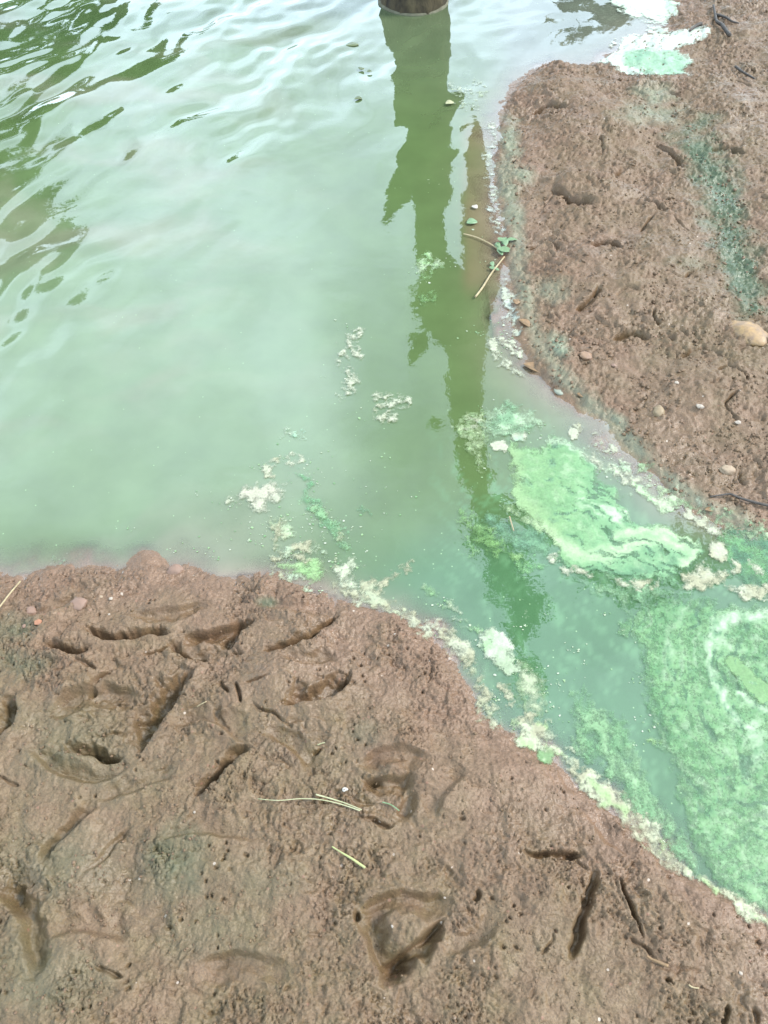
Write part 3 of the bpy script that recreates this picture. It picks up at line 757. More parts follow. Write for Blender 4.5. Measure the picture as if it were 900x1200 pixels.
# --- large swirl in the middle of the channel
def flow(u, v, ang, stretch, scale, off):
    """streaks drawn out along a current"""
    c_, s_ = math.cos(R(ang)), math.sin(R(ang))
    a, b = u * c_ + v * s_, -u * s_ + v * c_
    wr = 14 * fbm(u, v, 60, 2, off=off + 3)
    return fbm((a + wr) / stretch, b + wr, scale, 4, gain=0.62, off=off)
def paint_swirl(u, v, X, Y, c, D, f):
    right = sstep(630, 730, u)
    st = flow(u, v, 22, 4.5, 9, 2.0) * (0.4 + 0.6 * right) + 0.6 * (1 - right) * flow(u, v, 60, 2.0, 12, 5.0)
    c = mixv(c, (0.105, 0.195, 0.080), (1 - right) * 0.6)
    c = mixv(c, (0.085, 0.185, 0.100), right * 0.55)
    c = mixv(c, (0.050, 0.130, 0.075), sstep(0.05, 0.5, -st) * 0.75)
    c = mixv(c, (0.17, 0.265, 0.14), sstep(0.08, 0.55, st) * 0.65)
    c = mixv(c, (0.145, 0.235, 0.095), seg(u, v, [(600, 530), (603, 575), (622, 602), (648, 630)], 20, 0.8))
    y = np.maximum(seg(u, v, [(640, 625), (672, 645), (712, 650), (760, 634), (808, 640)], 14), seg(u, v, [(720, 628), (768, 622), (806, 632), (814, 650), (800, 662)], 9))
    c = mixv(c, (0.25, 0.345, 0.185), np.clip(y * (0.8 + 0.9 * st), 0, 1))
    c = mixv(c, (0.29, 0.36, 0.25), np.clip(seg(u, v, [(664, 575), (690, 590), (705, 600), (730, 606)], 10, 0.9) * sstep(-0.1, 0.3, st), 0, 1))
    c = mixv(c, (0.28, 0.35, 0.25), seg(u, v, [(640, 515), (672, 524), (700, 545)], 6, 0.6))
    c = mixv(c, DEEP, seg(u, v, [(655, 660), (700, 672), (760, 668), (790, 655)], 7, 0.5))
    hole = np.maximum(seg(u, v, [(712, 560), (725, 578), (735, 592)], 9, 1), seg(u, v, [(752, 634), (766, 640), (778, 648)], 7, 0.8))
    D = D + 0.08 - 0.46 * (0.35 + 0.65 * right) * sstep(0.0, 0.4, -st) + 0.2 * y - 0.35 * hole
    return c, D
scum('algae_mat', 'bright green swirl of algae with a solid left lobe, mid channel below the right bank', 'algae mat', [
    [(597, 527), (607, 521), (633, 525), (642, 512), (658, 515), (673, 522), (684, 533), (698, 544), (702, 560), (718, 569), (736, 588), (735, 606), (750, 614), (773, 615), (795, 627),
     (815, 635), (820, 652), (802, 664), (789, 680), (758, 680), (722, 676), (686, 674), (651, 658), (655, 641), (635, 620), (613, 600), (604, 584), (598, 556)]],
    paint=paint_swirl, dens=0.74, lace=0.16, edge=4)
scum('algae_mat', 'dull green crescent of thin algae under the left edge of the bright swirl', 'algae mat', [
    [(567, 606), (580, 600), (594, 606), (604, 620), (630, 622), (645, 638), (650, 652), (634, 655), (607, 648), (584, 637), (572, 622)]],
    dens=0.60, base=TEAL, second=(0.075, 0.175, 0.085), edge=5)
scum('algae_mat', 'ragged green fringe trailing below the dull crescent of algae', 'algae mat', [
    [(598, 652), (625, 655), (642, 662), (640, 674), (622, 674), (606, 666)]], dens=0.50, base=GREEN, second=LIGHT, edge=6, lace=0.3)
scum('algae_mat', 'pale frayed streak at the lower left rim of the bright swirl', 'algae mat', strokes=[([(597, 598), (608, 608), (624, 612), (640, 624)], 8)], dens=0.56, base=(0.20, 0.28, 0.14), second=(0.13, 0.24, 0.09), edge=5, lace=0.3)
scum('algae_mat', 'frothy teal lacework patch above the bright swirl', 'algae mat', [
    [(568, 483), (588, 473), (615, 476), (630, 488), (634, 500), (618, 513), (600, 518), (580, 514), (566, 502)]],
    dens=0.56, base=(0.10, 0.20, 0.10), second=(0.22, 0.31, 0.19), lace=0.30, edge=7)
scum('algae_mat', 'yellow green lacy scum lying over the dark trunk reflection', 'algae mat', [
    [(534, 492), (553, 483), (570, 490), (576, 515), (573, 545), (566, 560), (552, 548), (542, 525)]],
    dens=0.46, base=(0.15, 0.23, 0.09), second=(0.23, 0.28, 0.15), lace=0.34, edge=8)
scum('algae_mat', 'long loose green tuft across the lower end of the tree reflection', 'algae mat', strokes=[([(545, 610), (560, 622), (580, 640), (600, 655)], 12)], dens=0.54, base=(0.09, 0.20, 0.045), second=(0.14, 0.26, 0.08), lace=0.34, edge=7)
scum('algae_mat', 'small loose green tuft left of the long one', 'algae mat', strokes=[([(548, 632), (552, 648)], 9)], dens=0.54, base=(0.09, 0.20, 0.045), second=(0.14, 0.26, 0.08), lace=0.34, edge=7)
scum('foam_patch', 'small cream rosette of foam on the upper end of the lacy scum', 'foam', strokes=[([(544, 494), (552, 490), (559, 497), (553, 504), (545, 500)], 4)], dens=0.66, base=CREAM, second=WHITE, edge=3)
scum('foam_patch', 'oval white foam patch beside the left lobe of the bright swirl', 'foam', [[(576, 523), (584, 518), (594, 521), (592, 527), (582, 529)]], dens=0.80, base=WHITE, second=WHITE, edge=2)
scum('foam_patch', 'white foam knob on the rim of the frothy teal patch', 'foam', [[(603, 510), (610, 504), (617, 508), (614, 516), (606, 518)]], dens=0.74, base=WHITE, second=MINT, edge=2)
scum('foam_patch', 'white foam dab at the lower corner where dull crescent meets swirl', 'foam', [[(641, 649), (650, 648), (654, 658), (648, 662), (642, 656)]], dens=0.72, base=WHITE, second=WHITE, edge=3)
scum('foam_patch', 'thin white foam line trailing under the belly of the swirl', 'foam', strokes=[([(655, 664), (672, 670), (690, 674)], 4)], dens=0.62, base=WHITE, second=CREAM, edge=3)
# --- big sheet at the right
def paint_sheet(u, v, X, Y, c, D, f):
    n = fbm(X, Y, 0.016, 4, gain=0.65, off=3.0)
    th = np.arctan2((v - 800) * 0.62, u - 885); rr = np.hypot(u - 885, (v - 800) * 0.62)
    wr = 16 * fbm(X, Y, 0.09, 3, off=4.0)
    band = fbm((th * 60 + wr) / 4.0, rr + wr, 10, 4, gain=0.62, off=6.0)                 # rings dragged round the eddy
    c = mixv(c, (0.155, 0.245, 0.140), sstep(0.05, 0.6, band) * 0.7)
    c = mixv(c, (0.045, 0.125, 0.070), sstep(0.05, 0.6, -band) * 0.7)
    c = mixv(c, (0.17, 0.255, 0.150), sstep(0.15, 0.7, n) * 0.45)
    c = mixv(c, DEEP, sstep(0.1, 0.6, -n) * 0.4)
    D = D - 0.20 * sstep(0.1, 0.6, -band)
    arc = np.maximum.reduce([
        seg(u, v, [(905, 724), (866, 722), (842, 735), (833, 756)], 14, 1.0), seg(u, v, [(833, 752), (827, 772), (836, 792), (847, 818), (860, 840), (884, 857)], 7, 1.0),
        seg(u, v, [(866, 812), (885, 826), (905, 834)], 7, 0.8), seg(u, v, [(884, 850), (888, 880), (884, 902)], 10, 0.55), seg(u, v, [(800, 716), (785, 740), (786, 775)], 9, 0.35),
        seg(u, v, [(850, 830), (856, 860), (864, 900)], 6, 0.3), seg(u, v, [(840, 735), (850, 760), (870, 765)], 9, 0.4)])
    c = mixv(c, (0.25, 0.335, 0.225), np.clip(arc * (0.55 + 0.8 * n + 0.7 * band), 0, 0.85))
    D = D + 0.25 * arc - 0.06 * sstep(760, 840, v) * sstep(-0.2, 0.4, -n)
    D = D - 0.14 * (1 - sstep(0, 30, f))
    dark = seg(u, v, [(853, 775), (862, 800), (885, 822)], 6, 0.7)
    D = D - 0.5 * dark
    return c, D
scum('algae_mat', 'wide marbled green algae sheet with a white hooked streak at the right edge', 'algae mat', [
    [(716, 742), (734, 726), (746, 712), (762, 705), (800, 695), (830, 697), (860, 704), (900, 711), (990, 715), (1010, 1150), (960, 1140), (900, 1086), (866, 1058), (836, 1034), (812, 1004),
     (800, 962), (782, 905), (766, 862), (753, 820), (746, 778), (742, 760), (728, 753)]], paint=paint_sheet, dens=0.65, base=(0.058, 0.160, 0.055), second=(0.095, 0.210, 0.080), lace=0.20, edge=7)
scum('algae_mat', 'smooth olive green lens of algae inside the white hook', 'algae mat', [
    [(850, 776), (860, 773), (874, 780), (890, 794), (912, 812), (914, 842), (896, 830), (876, 812), (862, 794)]], dens=0.95, lace=0.05, base=(0.085, 0.185, 0.060), second=(0.095, 0.20, 0.068), edge=2)
scum('algae_mat', 'frayed green strip between the swirl and the marbled sheet', 'algae mat', [
    [(676, 676), (705, 682), (740, 684), (790, 690), (806, 696), (765, 706), (738, 712), (716, 706), (698, 694)]], dens=0.55, base=(0.085, 0.19, 0.085), second=(0.17, 0.27, 0.14), lace=0.26, edge=7)
def paint_veil(u, v, X, Y, c, D, f):
    st = flow(u, v, 60, 3.0, 12, 8.0)
    return mixv(c, (0.15, 0.26, 0.13), sstep(0.1, 0.6, st) * 0.6), D - 0.22 * sstep(0.0, 0.5, -st)
scum('algae_mat', 'thin see-through green veil left of the marbled sheet', 'algae mat', [
    [(671, 813), (684, 809), (698, 830), (722, 838), (738, 858), (746, 888), (762, 908), (772, 934), (800, 980), (815, 1020), (790, 1000), (760, 965), (735, 940), (712, 904), (690, 890), (673, 876), (670, 850)]],
    dens=0.70, base=(0.070, 0.170, 0.070), second=(0.11, 0.21, 0.095), lace=0.26, edge=9, paint=paint_veil)
scum('algae_mat', 'dark green film in the bay against the far bank at the right edge', 'algae mat', [
    [(838, 628), (862, 618), (900, 624), (960, 640), (960, 690), (900, 690), (868, 684), (850, 660), (842, 645)]], dens=0.60, base=DEEP, second=GREEN, lace=0.2, edge=6)
scum('foam_patch', 'thick white foam bar with a green toe beside the far bank', 'foam', [
    [(729, 565), (744, 564), (762, 578), (789, 583), (792, 597), (774, 597), (758, 587)]], dens=0.68, base=WHITE, second=(0.23, 0.36, 0.19), lace=0.2, edge=4)
scum('foam_patch', 'slim white foam bar pointing at the bay of dark film', 'foam', strokes=[([(802, 604), (820, 610), (842, 624)], 7)], dens=0.66, base=WHITE, second=CREAM, edge=4)
scum('foam_patch', 'square white foam clump afloat in front of the dark film', 'foam', [[(831, 639), (846, 638), (854, 646), (850, 656), (836, 654)]], dens=0.78, base=WHITE, second=CREAM, edge=3)
scum('foam_patch', 'teardrop foam clump between the square clump and the bank', 'foam', [[(857, 658), (864, 657), (867, 666), (862, 672)]], dens=0.70, base=WHITE, second=CREAM, edge=3)
scum('foam_patch', 'white foam tongue at the right border on the dark film', 'foam', [[(874, 661), (884, 660), (894, 668), (888, 672), (878, 667)]], dens=0.70, base=WHITE, second=WHITE, edge=3)
scum('foam_patch', 'broad cream foam raft at the right end of the swirl', 'foam', [
    [(795, 682), (808, 668), (826, 664), (846, 668), (853, 676), (850, 686), (834, 692), (810, 690)]], dens=0.58, base=CREAM, second=WHITE, lace=0.26, edge=6)
scum('foam_patch', 'long cream foam raft running out at the right border', 'foam', [[(852, 686), (872, 690), (905, 682), (930, 684), (930, 700), (890, 703), (868, 702)]], dens=0.66, base=CREAM, second=WHITE, edge=5)
scum('foam_patch', 'grey white foam line between swirl and frayed strip', 'foam', strokes=[([(722, 680), (745, 686), (768, 684)], 6)], dens=0.54, base=WHITE, second=CREAM, lace=0.3, edge=4)
scum('foam_patch', 'broken chain of white foam along the upper rim of the swirl', 'foam', strokes=[([(684, 533), (704, 544), (726, 556), (740, 572)], 8)], dens=0.52, base=WHITE, second=(0.24, 0.35, 0.22), lace=0.34, edge=5)
scum('foam_patch', 'scattered foam flecks in the shallows between swirl and far bank', 'foam', strokes=[([(696, 514), (712, 528), (728, 544), (752, 566), (790, 584), (812, 598)], 10)], dens=0.40, base=WHITE, second=(0.2, 0.28, 0.18), lace=0.40, edge=6)
scum('foam_patch', 'round white foam button afloat in the grey shallows', 'foam', [[(667, 505), (673, 502), (680, 506), (679, 513), (671, 514)]], dens=0.85, base=WHITE, second=WHITE, edge=1.5)
scum('foam_patch', 'faint foam smear beside the round button in the shallows', 'foam', [[(673, 499), (680, 498), (681, 504), (675, 504)]], dens=0.62, base=CREAM, second=WHITE, edge=2)
scum('foam_patch', 'pale green film hugging the far waterline', 'foam', strokes=[([(752, 548), (790, 582), (830, 606), (870, 620), (910, 630)], 9)], dens=0.42, base=(0.13, 0.20, 0.10), second=(0.2, 0.26, 0.15), lace=0.38, edge=6)
# --- near shore
def paint_blob(u, v, X, Y, c, D, f):
    c = mixv(c, (0.16, 0.29, 0.13), sstep(16, 3, np.hypot(u - 570, v - 758)) * 0.8)
    return c, D
scum('foam_patch', 'big rounded white foam pat off the near point of mud', 'foam', [
    [(561, 742), (571, 734), (587, 740), (599, 755), (599, 768), (609, 779), (604, 788), (588, 791), (574, 779), (563, 765)]], dens=0.80, base=(0.26, 0.29, 0.225), second=(0.17, 0.23, 0.135), paint=paint_blob, edge=5, lace=0.26)
scum('foam_fringe', 'thin lacy foam fringe along the near waterline under the feathery foam', 'foam', strokes=[([(392, 688), (420, 702), (452, 716), (484, 730), (502, 746)], 7)], dens=0.44, base=CREAM, second=WHITE, lace=0.34, edge=5)
scum('foam_fringe', 'thin lacy foam fringe round the wet shelf left of the green disc', 'foam', strokes=[([(548, 778), (562, 800), (572, 832), (592, 852), (612, 866)], 9)], dens=0.44, base=CREAM, second=(0.22, 0.25, 0.15), lace=0.34, edge=6)
scum('foam_patch', 'cream foam crust along the upper flank of the near point of mud', 'foam', [
    [(496, 727), (511, 727), (533, 740), (546, 756), (555, 772), (551, 783), (538, 777), (524, 763), (510, 747)]], dens=0.60, base=CREAM, second=WHITE, edge=5, lace=0.26)
scum('foam_patch', 'feathery cream foam with a pointed tail reaching into the channel', 'foam', [
    [(416, 690), (431, 676), (450, 680), (449, 694), (462, 706), (482, 716), (480, 723), (462, 716), (433, 709), (418, 701)]], strokes=[([(445, 688), (460, 676), (482, 662)], 5)], dens=0.56, base=CREAM, second=(0.25, 0.29, 0.19), edge=6, lace=0.3)
scum('foam_patch', 'cream foam clump with a white heart against the near shore', 'foam', [
    [(396, 664), (409, 656), (429, 664), (416, 674), (416, 688), (402, 690), (397, 678)]], dens=0.60, base=(0.26, 0.29, 0.20), second=WHITE, edge=6, lace=0.26)
scum('algae_mat', 'lime green raft touching the near shore', 'algae mat', [
    [(318, 665), (340, 658), (373, 659), (377, 672), (367, 685), (357, 673), (335, 669)]], dens=0.72, base=(0.14, 0.26, 0.09), second=(0.20, 0.31, 0.13), edge=5, lace=0.2)
scum('foam_patch', 'loose cream froth above the lime green raft', 'foam', strokes=[([(318, 655), (335, 648), (352, 640), (366, 645), (378, 655)], 9)], dens=0.40, base=CREAM, second=(0.2, 0.27, 0.18), lace=0.42, edge=5)
scum('foam_patch', 'loose cream froth between the lime green raft and the mud', 'foam', strokes=[([(322, 668), (338, 676), (362, 690), (385, 690)], 7)], dens=0.40, base=CREAM, second=(0.2, 0.27, 0.18), lace=0.42, edge=5)
scum('foam_patch', 'round cauliflower of pale green foam left of the green filament', 'foam', [[(321, 622), (326, 612), (336, 608), (345, 617), (346, 627), (338, 635), (326, 632)]], dens=0.66, base=(0.22, 0.29, 0.17), second=CREAM, edge=4, lace=0.2)
scum('foam_patch', 'large knobbly cream foam patch in open water left of the filament', 'foam', [
    [(282, 579), (305, 565), (326, 566), (336, 578), (326, 588), (313, 588), (312, 600), (296, 599), (284, 590)]], dens=0.58, base=(0.26, 0.25, 0.19), second=WHITE, edge=7, lace=0.30)
scum('foam_trail', 'loose trail of cream flecks from the knobbly patch down to the lime raft', 'foam', strokes=[([(318, 596), (326, 640), (345, 650), (392, 668)], 11)], dens=0.34, base=CREAM, second=(0.17, 0.25, 0.13), lace=0.36, edge=7)
scum('foam_trail', 'green tinged froth between the filament and the near shore', 'algae', strokes=[([(372, 600), (392, 626), (408, 650)], 13)], dens=0.36, base=(0.11, 0.22, 0.10), second=CREAM, lace=0.36, edge=7)
scum('foam_patch', 'small white foam ring above the knobbly cream patch', 'foam', strokes=[([(337, 538), (341, 533), (348, 533), (351, 538), (347, 542), (340, 542), (337, 538)], 3)], dens=0.62, base=WHITE, second=WHITE, edge=2.5)
scum('foam_patch', 'faint foam trail linking the ring to the knobbly patch', 'foam', strokes=[([(328, 536), (316, 545), (312, 558)], 6)], dens=0.44, base=CREAM, second=WHITE, lace=0.36, edge=4)
scum('foam_patch', 'pale green smudge of froth above the white ring', 'foam', strokes=[([(335, 510), (345, 506), (355, 510)], 6)], dens=0.46, base=MINT, second=WHITE, lace=0.34, edge=4)
scum('foam_patch', 'small cream foam scrap at the left of the knobbly patch', 'foam', strokes=[([(258, 592), (265, 594), (272, 590), (280, 590)], 4)], dens=0.54, base=CREAM, second=WHITE, lace=0.3, edge=4)
scum('algae_filament', 'wavy pale green algae filament hanging towards the near shore', 'algae strand', strokes=[([(342, 556), (358, 562), (360, 588), (373, 594), (380, 614), (398, 632), (410, 646)], 8), ([(384, 616), (396, 622)], 8)], dens=0.52, base=(0.07, 0.20, 0.085), second=(0.11, 0.25, 0.11), lace=0.26, edge=5)
scum('foam_patch', 'cream foam worm curling down in mid water', 'foam', strokes=[([(420, 388), (408, 400), (402, 414), (399, 428), (411, 444), (408, 458), (400, 462)], 7), ([(405, 405), (422, 414)], 7)], dens=0.53, base=(0.25, 0.26, 0.19), second=WHITE, lace=0.32, edge=5)
scum('foam_patch', 'white foam hook beside the upper trunk reflection', 'foam', strokes=[([(440, 465), (456, 467), (474, 471), (452, 476), (441, 481), (444, 492), (460, 491)], 5)], dens=0.58, base=WHITE, second=CREAM, lace=0.28, edge=4)
def paint_rim(u, v, X, Y, c, D, f):
    c = mixv(c, (0.17, 0.27, 0.10), sstep(0.1, 0.5, fbm(X, Y, 0.03, 3, off=19.0)) * 0.8)
    return c, D
scum('foam_crust', 'crusty cream foam rim along the near shore below the green disc', 'foam', [
    [(604, 846), (613, 838), (640, 843), (650, 858), (662, 871), (674, 888), (690, 900), (718, 920), (740, 936), (770, 962), (792, 1000), (830, 1030), (868, 1054), (904, 1080), (930, 1106), (900, 1094), (862, 1066), (826, 1044), (790, 1022),
     (752, 994), (722, 964), (694, 936), (668, 908), (648, 894), (622, 882), (606, 866)]], dens=0.56, base=CREAM, second=(0.27, 0.30, 0.20), lace=0.32, edge=5, paint=paint_rim)
scum('foam_patch', 'yellowish froth high on the shallow shelf under the near point', 'foam', strokes=[([(566, 805), (572, 822), (580, 832)], 8)], dens=0.44, base=(0.26, 0.26, 0.17), second=CREAM, lace=0.36, edge=5)
scum('foam_patch', 'yellowish froth low on the shelf next to the mud edge', 'foam', strokes=[([(562, 836), (570, 848), (578, 856)], 9)], dens=0.44, base=(0.26, 0.26, 0.17), second=CREAM, lace=0.36, edge=5)
scum('foam_patch', 'yellowish froth between shelf and mottled weed trail', 'foam', strokes=[([(585, 800), (596, 822)], 7)], dens=0.44, base=(0.26, 0.26, 0.17), second=CREAM, lace=0.36, edge=5)
scum('algae_mat', 'mottled green and cream weed trail between white pat and foam rim', 'algae mat', [[(604, 772), (620, 766), (634, 786), (640, 812), (646, 836), (630, 844), (612, 832), (606, 805)]], dens=0.45, base=(0.085, 0.16, 0.06), second=(0.24, 0.27, 0.17), lace=0.40, edge=8)
scum('algae_blob', 'round bright green algae disc set in the cream foam rim', 'algae blob', [[(630, 882), (634, 876), (645, 876), (650, 884), (648, 893), (638, 898), (631, 892)]], dens=0.86, base=(0.085, 0.175, 0.060), second=(0.11, 0.20, 0.075), lace=0.12, edge=2.2, warp=2)
scum('algae_mat', 'thin bright green streak in open channel above the near point', 'algae mat', strokes=[([(498, 688), (514, 698)], 4)], dens=0.50, base=(0.13, 0.25, 0.10), second=WHITE, lace=0.3, edge=4)
scum('algae_mat', 'second thin green streak closer to the near point', 'algae mat', strokes=[([(520, 706), (538, 720)], 4)], dens=0.50, base=(0.13, 0.25, 0.10), second=WHITE, lace=0.3, edge=4)
scum('algae_mat', 'thin green streak touching the cream crust by the near point', 'algae mat', strokes=[([(530, 728), (546, 734), (566, 738)], 4)], dens=0.50, base=(0.13, 0.25, 0.10), second=WHITE, lace=0.3, edge=4)
scum('algae_mat', 'yellow green leaf-like algae scrap in the open channel', 'algae mat', strokes=[([(756, 870), (766, 872), (775, 872)], 3)], dens=0.75, base=(0.12, 0.24, 0.06), second=(0.14, 0.25, 0.08), edge=2)
scum('algae_mat', 'faint green tuft in the shallows at the left end of the near shore', 'algae mat', strokes=[([(66, 658), (70, 662), (74, 659)], 3)], dens=0.58, base=MINT, second=GREEN, edge=2.5)
scum('algae_mat', 'bright leafy algae tuft on the left edge of the trunk reflection', 'algae mat', strokes=[([(490, 320), (498, 312), (500, 300)], 7)], dens=0.60, base=(0.13, 0.24, 0.08), second=(0.25, 0.31, 0.2), lace=0.34, edge=5)
scum('algae_mat', 'smaller bright algae tuft in the middle of the trunk reflection', 'algae mat', strokes=[([(508, 318), (514, 306)], 5)], dens=0.60, base=(0.13, 0.24, 0.08), second=(0.25, 0.31, 0.2), lace=0.34, edge=5)
scum('algae_mat', 'olive tuft of submerged weed below the bright leafy tuft', 'algae mat', strokes=[([(490, 345), (502, 348), (512, 342)], 7)], dens=0.42, base=(0.07, 0.15, 0.035), second=(0.1, 0.2, 0.05), lace=0.34, edge=5)
scum('algae_mat', 'dim green smudge in open water right of the filament', 'algae mat', strokes=[([(418, 602), (426, 598), (432, 602)], 6)], dens=0.42, base=(0.07, 0.18, 0.08), second=TEAL, lace=0.3, edge=4)
# --- foam along the far waterline and the scum pool at the top
scum('foam_patch', 'white foam lump in the foam line under the straw', 'foam', [[(572, 402), (580, 400), (588, 412), (588, 420), (578, 418)]], dens=0.74, base=WHITE, second=CREAM, edge=3)
scum('foam_patch', 'white foam pair just right of the foam lump on the waterline', 'foam', strokes=[([(590, 398), (600, 410), (606, 414)], 5)], dens=0.66, base=WHITE, second=WHITE, edge=3)
scum('foam_patch', 'small foam dab just below the foam lump on the waterline', 'foam', strokes=[([(588, 424), (597, 430)], 4)], dens=0.62, base=WHITE, second=WHITE, edge=3)
scum('foam_patch', 'small foam dab farther down where the far waterline turns away', 'foam', strokes=[([(600, 436), (610, 442)], 4)], dens=0.62, base=WHITE, second=WHITE, edge=3)
scum('foam_patch', 'ragged white foam streak on the waterline beneath the green weed', 'foam', strokes=[([(588, 330), (594, 350), (598, 372), (602, 392)], 7)], dens=0.52, base=(0.26, 0.29, 0.26), second=WHITE, lace=0.34, edge=5)
scum('foam_patch', 'pale froth fringe on the upper waterline of the far bank', 'foam', strokes=[([(576, 150), (574, 190), (577, 220), (582, 250), (584, 270)], 6)], dens=0.46, base=(0.25, 0.28, 0.26), second=WHITE, lace=0.36, edge=5)
scum('foam_patch', 'pale floating litter patch at the far bank corner, larger part', 'foam', strokes=[([(532, 104), (545, 112), (556, 104), (566, 110)], 8)], dens=0.42, base=(0.24, 0.28, 0.22), second=(0.14, 0.18, 0.10), lace=0.4, edge=5)
scum('foam_patch', 'pale floating litter streak just below the larger litter patch', 'foam', strokes=[([(540, 122), (556, 128)], 5)], dens=0.42, base=(0.24, 0.28, 0.22), second=(0.14, 0.18, 0.10), lace=0.4, edge=5)
def paint_pool(u, v, X, Y, c, D, f):
    mint = np.maximum(sstep(1.15, 0.75, np.hypot((u - 775) / 34, (v - 86) / 18)), sstep(1.2, 0.8, np.hypot((u - 745) / 18, (v - 76) / 13)))
    c = mixv(c, (0.155, 0.275, 0.180), mint)
    c = mixv(c, (0.075, 0.20, 0.12), seg(u, v, [(735, 78), (748, 74), (760, 66)], 9, 0.55))
    D = D - 0.25 * sstep(98, 108, v)
    return c, D
scum('scum_pool', 'white scum tongue curling round a mint green pool in a dip of the far bank', 'scum', [
    [(700, 78), (712, 68), (724, 58), (736, 42), (763, 44), (790, 46), (818, 44), (826, 54), (808, 62), (786, 68), (800, 75), (808, 84), (797, 95), (806, 105), (788, 100), (770, 104), (751, 101), (734, 95), (716, 87)]],
    dens=0.86, base=(0.36, 0.40, 0.36), second=(0.31, 0.36, 0.31), paint=paint_pool, edge=2.5, lace=0.12, warp=3)
scum('foam_patch', 'topmost white scum patch where water meets the far bank', 'scum', [
    [(716, 4), (726, -6), (775, -8), (790, 10), (790, 22), (774, 28), (755, 25), (736, 17)]], dens=0.76, base=(0.30, 0.34, 0.30), second=(0.30, 0.40, 0.30), edge=4, lace=0.2)
scum('foam_patch', 'small white scum patch between the topmost patch and the mint pool', 'scum', [[(757, 35), (768, 33), (779, 40), (778, 46), (764, 44)]], dens=0.80, base=(0.30, 0.34, 0.30), second=WHITE, edge=2.5)
scum('foam_patch', 'tiny white scum spot left of the mint pool', 'scum', [[(715, 50), (721, 48), (725, 52), (719, 55)]], dens=0.80, base=(0.30, 0.34, 0.30), second=WHITE, edge=1.5)
# loose specks nobody could count
V, F, PG = [], [], []
def speck_at(px, py, r, c):
    p = at(px, py); r = r * (p - cam.location).length / FPX
    n0 = len(V); k = 7; ph = random.uniform(0, 6); ex = random.uniform(0.5, 1.0)
    V.append((p.x, p.y, 0.0013)); PG.append(c)
    for i in range(k):
        q = r * random.uniform(0.45, 1.35); a = ph + i * 2 * math.pi / k
        V.append((p.x + q * math.cos(a), p.y + q * math.sin(a) * ex, 0.0012)); PG.append(c)
    for i in range(k): F.append((n0, n0 + 1 + i, n0 + 1 + (i + 1) % k))
zones = [((300, 600), 60, 55, 120), ((350, 640), 60, 45, 140), ((400, 650), 50, 40, 90), ((345, 560), 40, 40, 60), ((420, 430), 30, 60, 22), ((550, 470), 40, 90, 40), ((640, 780), 50, 60, 70), ((700, 790), 60, 60, 70),
         ((590, 400), 14, 50, 40), ((720, 560), 50, 30, 40), ((600, 820), 30, 50, 70), ((760, 780), 40, 90, 50), ((480, 560), 90, 70, 26), ((240, 640), 90, 20, 14), ((560, 300), 20, 50, 16), ((520, 720), 50, 30, 24), ((500, 300), 14, 60, 18), ((620, 500), 40, 26, 30)]
for (cx, cy), rx, ry, n in zones:
    heads = [(random.gauss(cx, rx * 0.6), random.gauss(cy, ry * 0.6)) for _ in range(max(3, n // 7))]
    for _ in range(int(n * 0.9)):
        c = random.choice([(0.22, 0.25, 0.17), (0.15, 0.22, 0.11), (0.26, 0.27, 0.21), (0.10, 0.18, 0.08)])
        hx, hy = random.choice(heads)
        sd = random.choice([3, 6, 14])
        speck_at(random.gauss(hx, sd), random.gauss(hy, sd * 0.7), random.choice([0.5, 0.6, 0.7, 0.9, 1.1, 1.5]), c)
F_ = np.array(F)
me = mesh_np('foam_specks', V, F_, dict(pigment=np.array(PG), cover=np.full(len(V), 1.1)))
tag(link_mesh('foam_specks', me, FOAM), 'tiny pale specks of foam and algae strewn over the water', kind='stuff')

# ------------------------------------------------------------------ small things: stones, straws, twigs, leaves
def stone(name, label, cat, px, py, rx, ry, mat, rot=0, sink=0.35, flat=0.6, seed=0, group=None):
    p = at(px, py, BANKZ)
    k = (p - cam.location).length / FPX
    z0 = max(surf1(p.x, p.y), 0.0)
    p = at(px, py, z0)
    rnd = random.Random(seed + int(px * 7 + py))
    bm = bmesh.new()
    chip = name == 'stone_chip'
    bmesh.ops.create_icosphere(bm, subdivisions=1 if chip else 3, radius=1)
    ph = [rnd.uniform(0, 6) for _ in range(6)]
    for vt in bm.verts:
        c = vt.co
        f = 1 + 0.10 * math.sin(2.3 * c.x + ph[0]) + 0.10 * math.sin(2.9 * c.y + ph[1]) + 0.07 * math.sin(4.1 * c.z + ph[2]) + 0.05 * math.sin(6.3 * c.x + 5.1 * c.y + ph[3])
        f *= 1 + 0.10 * mnoise.noise(c * 2.1 + Vector((ph[0], ph[1], ph[2]))) + 0.07 * mnoise.noise(c * 5.0 + Vector((ph[3], ph[1], ph[2])))
        if chip: f *= rnd.uniform(0.7, 1.15)
        f *= 1 - 0.22 * max(0, c.dot(Vector((math.cos(ph[4]), math.sin(ph[4]), 0.5))) - 0.6)
        vt.co = Vector((c.x * f * rx * k, c.y * f * ry * k * 1.15, c.z * f * flat * min(rx, ry) * k))
    me = bpy.data.meshes.new(name); bm.to_mesh(me); bm.free()
    o = link_mesh(name, me, STONES.get(mat) or mat, smooth=not chip)
    o.location = (p.x, p.y, z0 + (0.5 - sink) * flat * min(rx, ry) * k)
    o.rotation_euler = (rnd.uniform(-.15, .15), rnd.uniform(-.15, .15), R(rot))
    return tag(o, label, cat, group)
stone('stone', 'largest golden stone half sunk in the far bank at the right edge', 'stone', 876, 388, 15, 19, 'gold', 40, 0.80, 0.5)
stone('stone', 'round tan stone alone in the middle of the far bank crumbs', 'stone', 771, 483, 7, 7, 'tan', 0, 0.1)
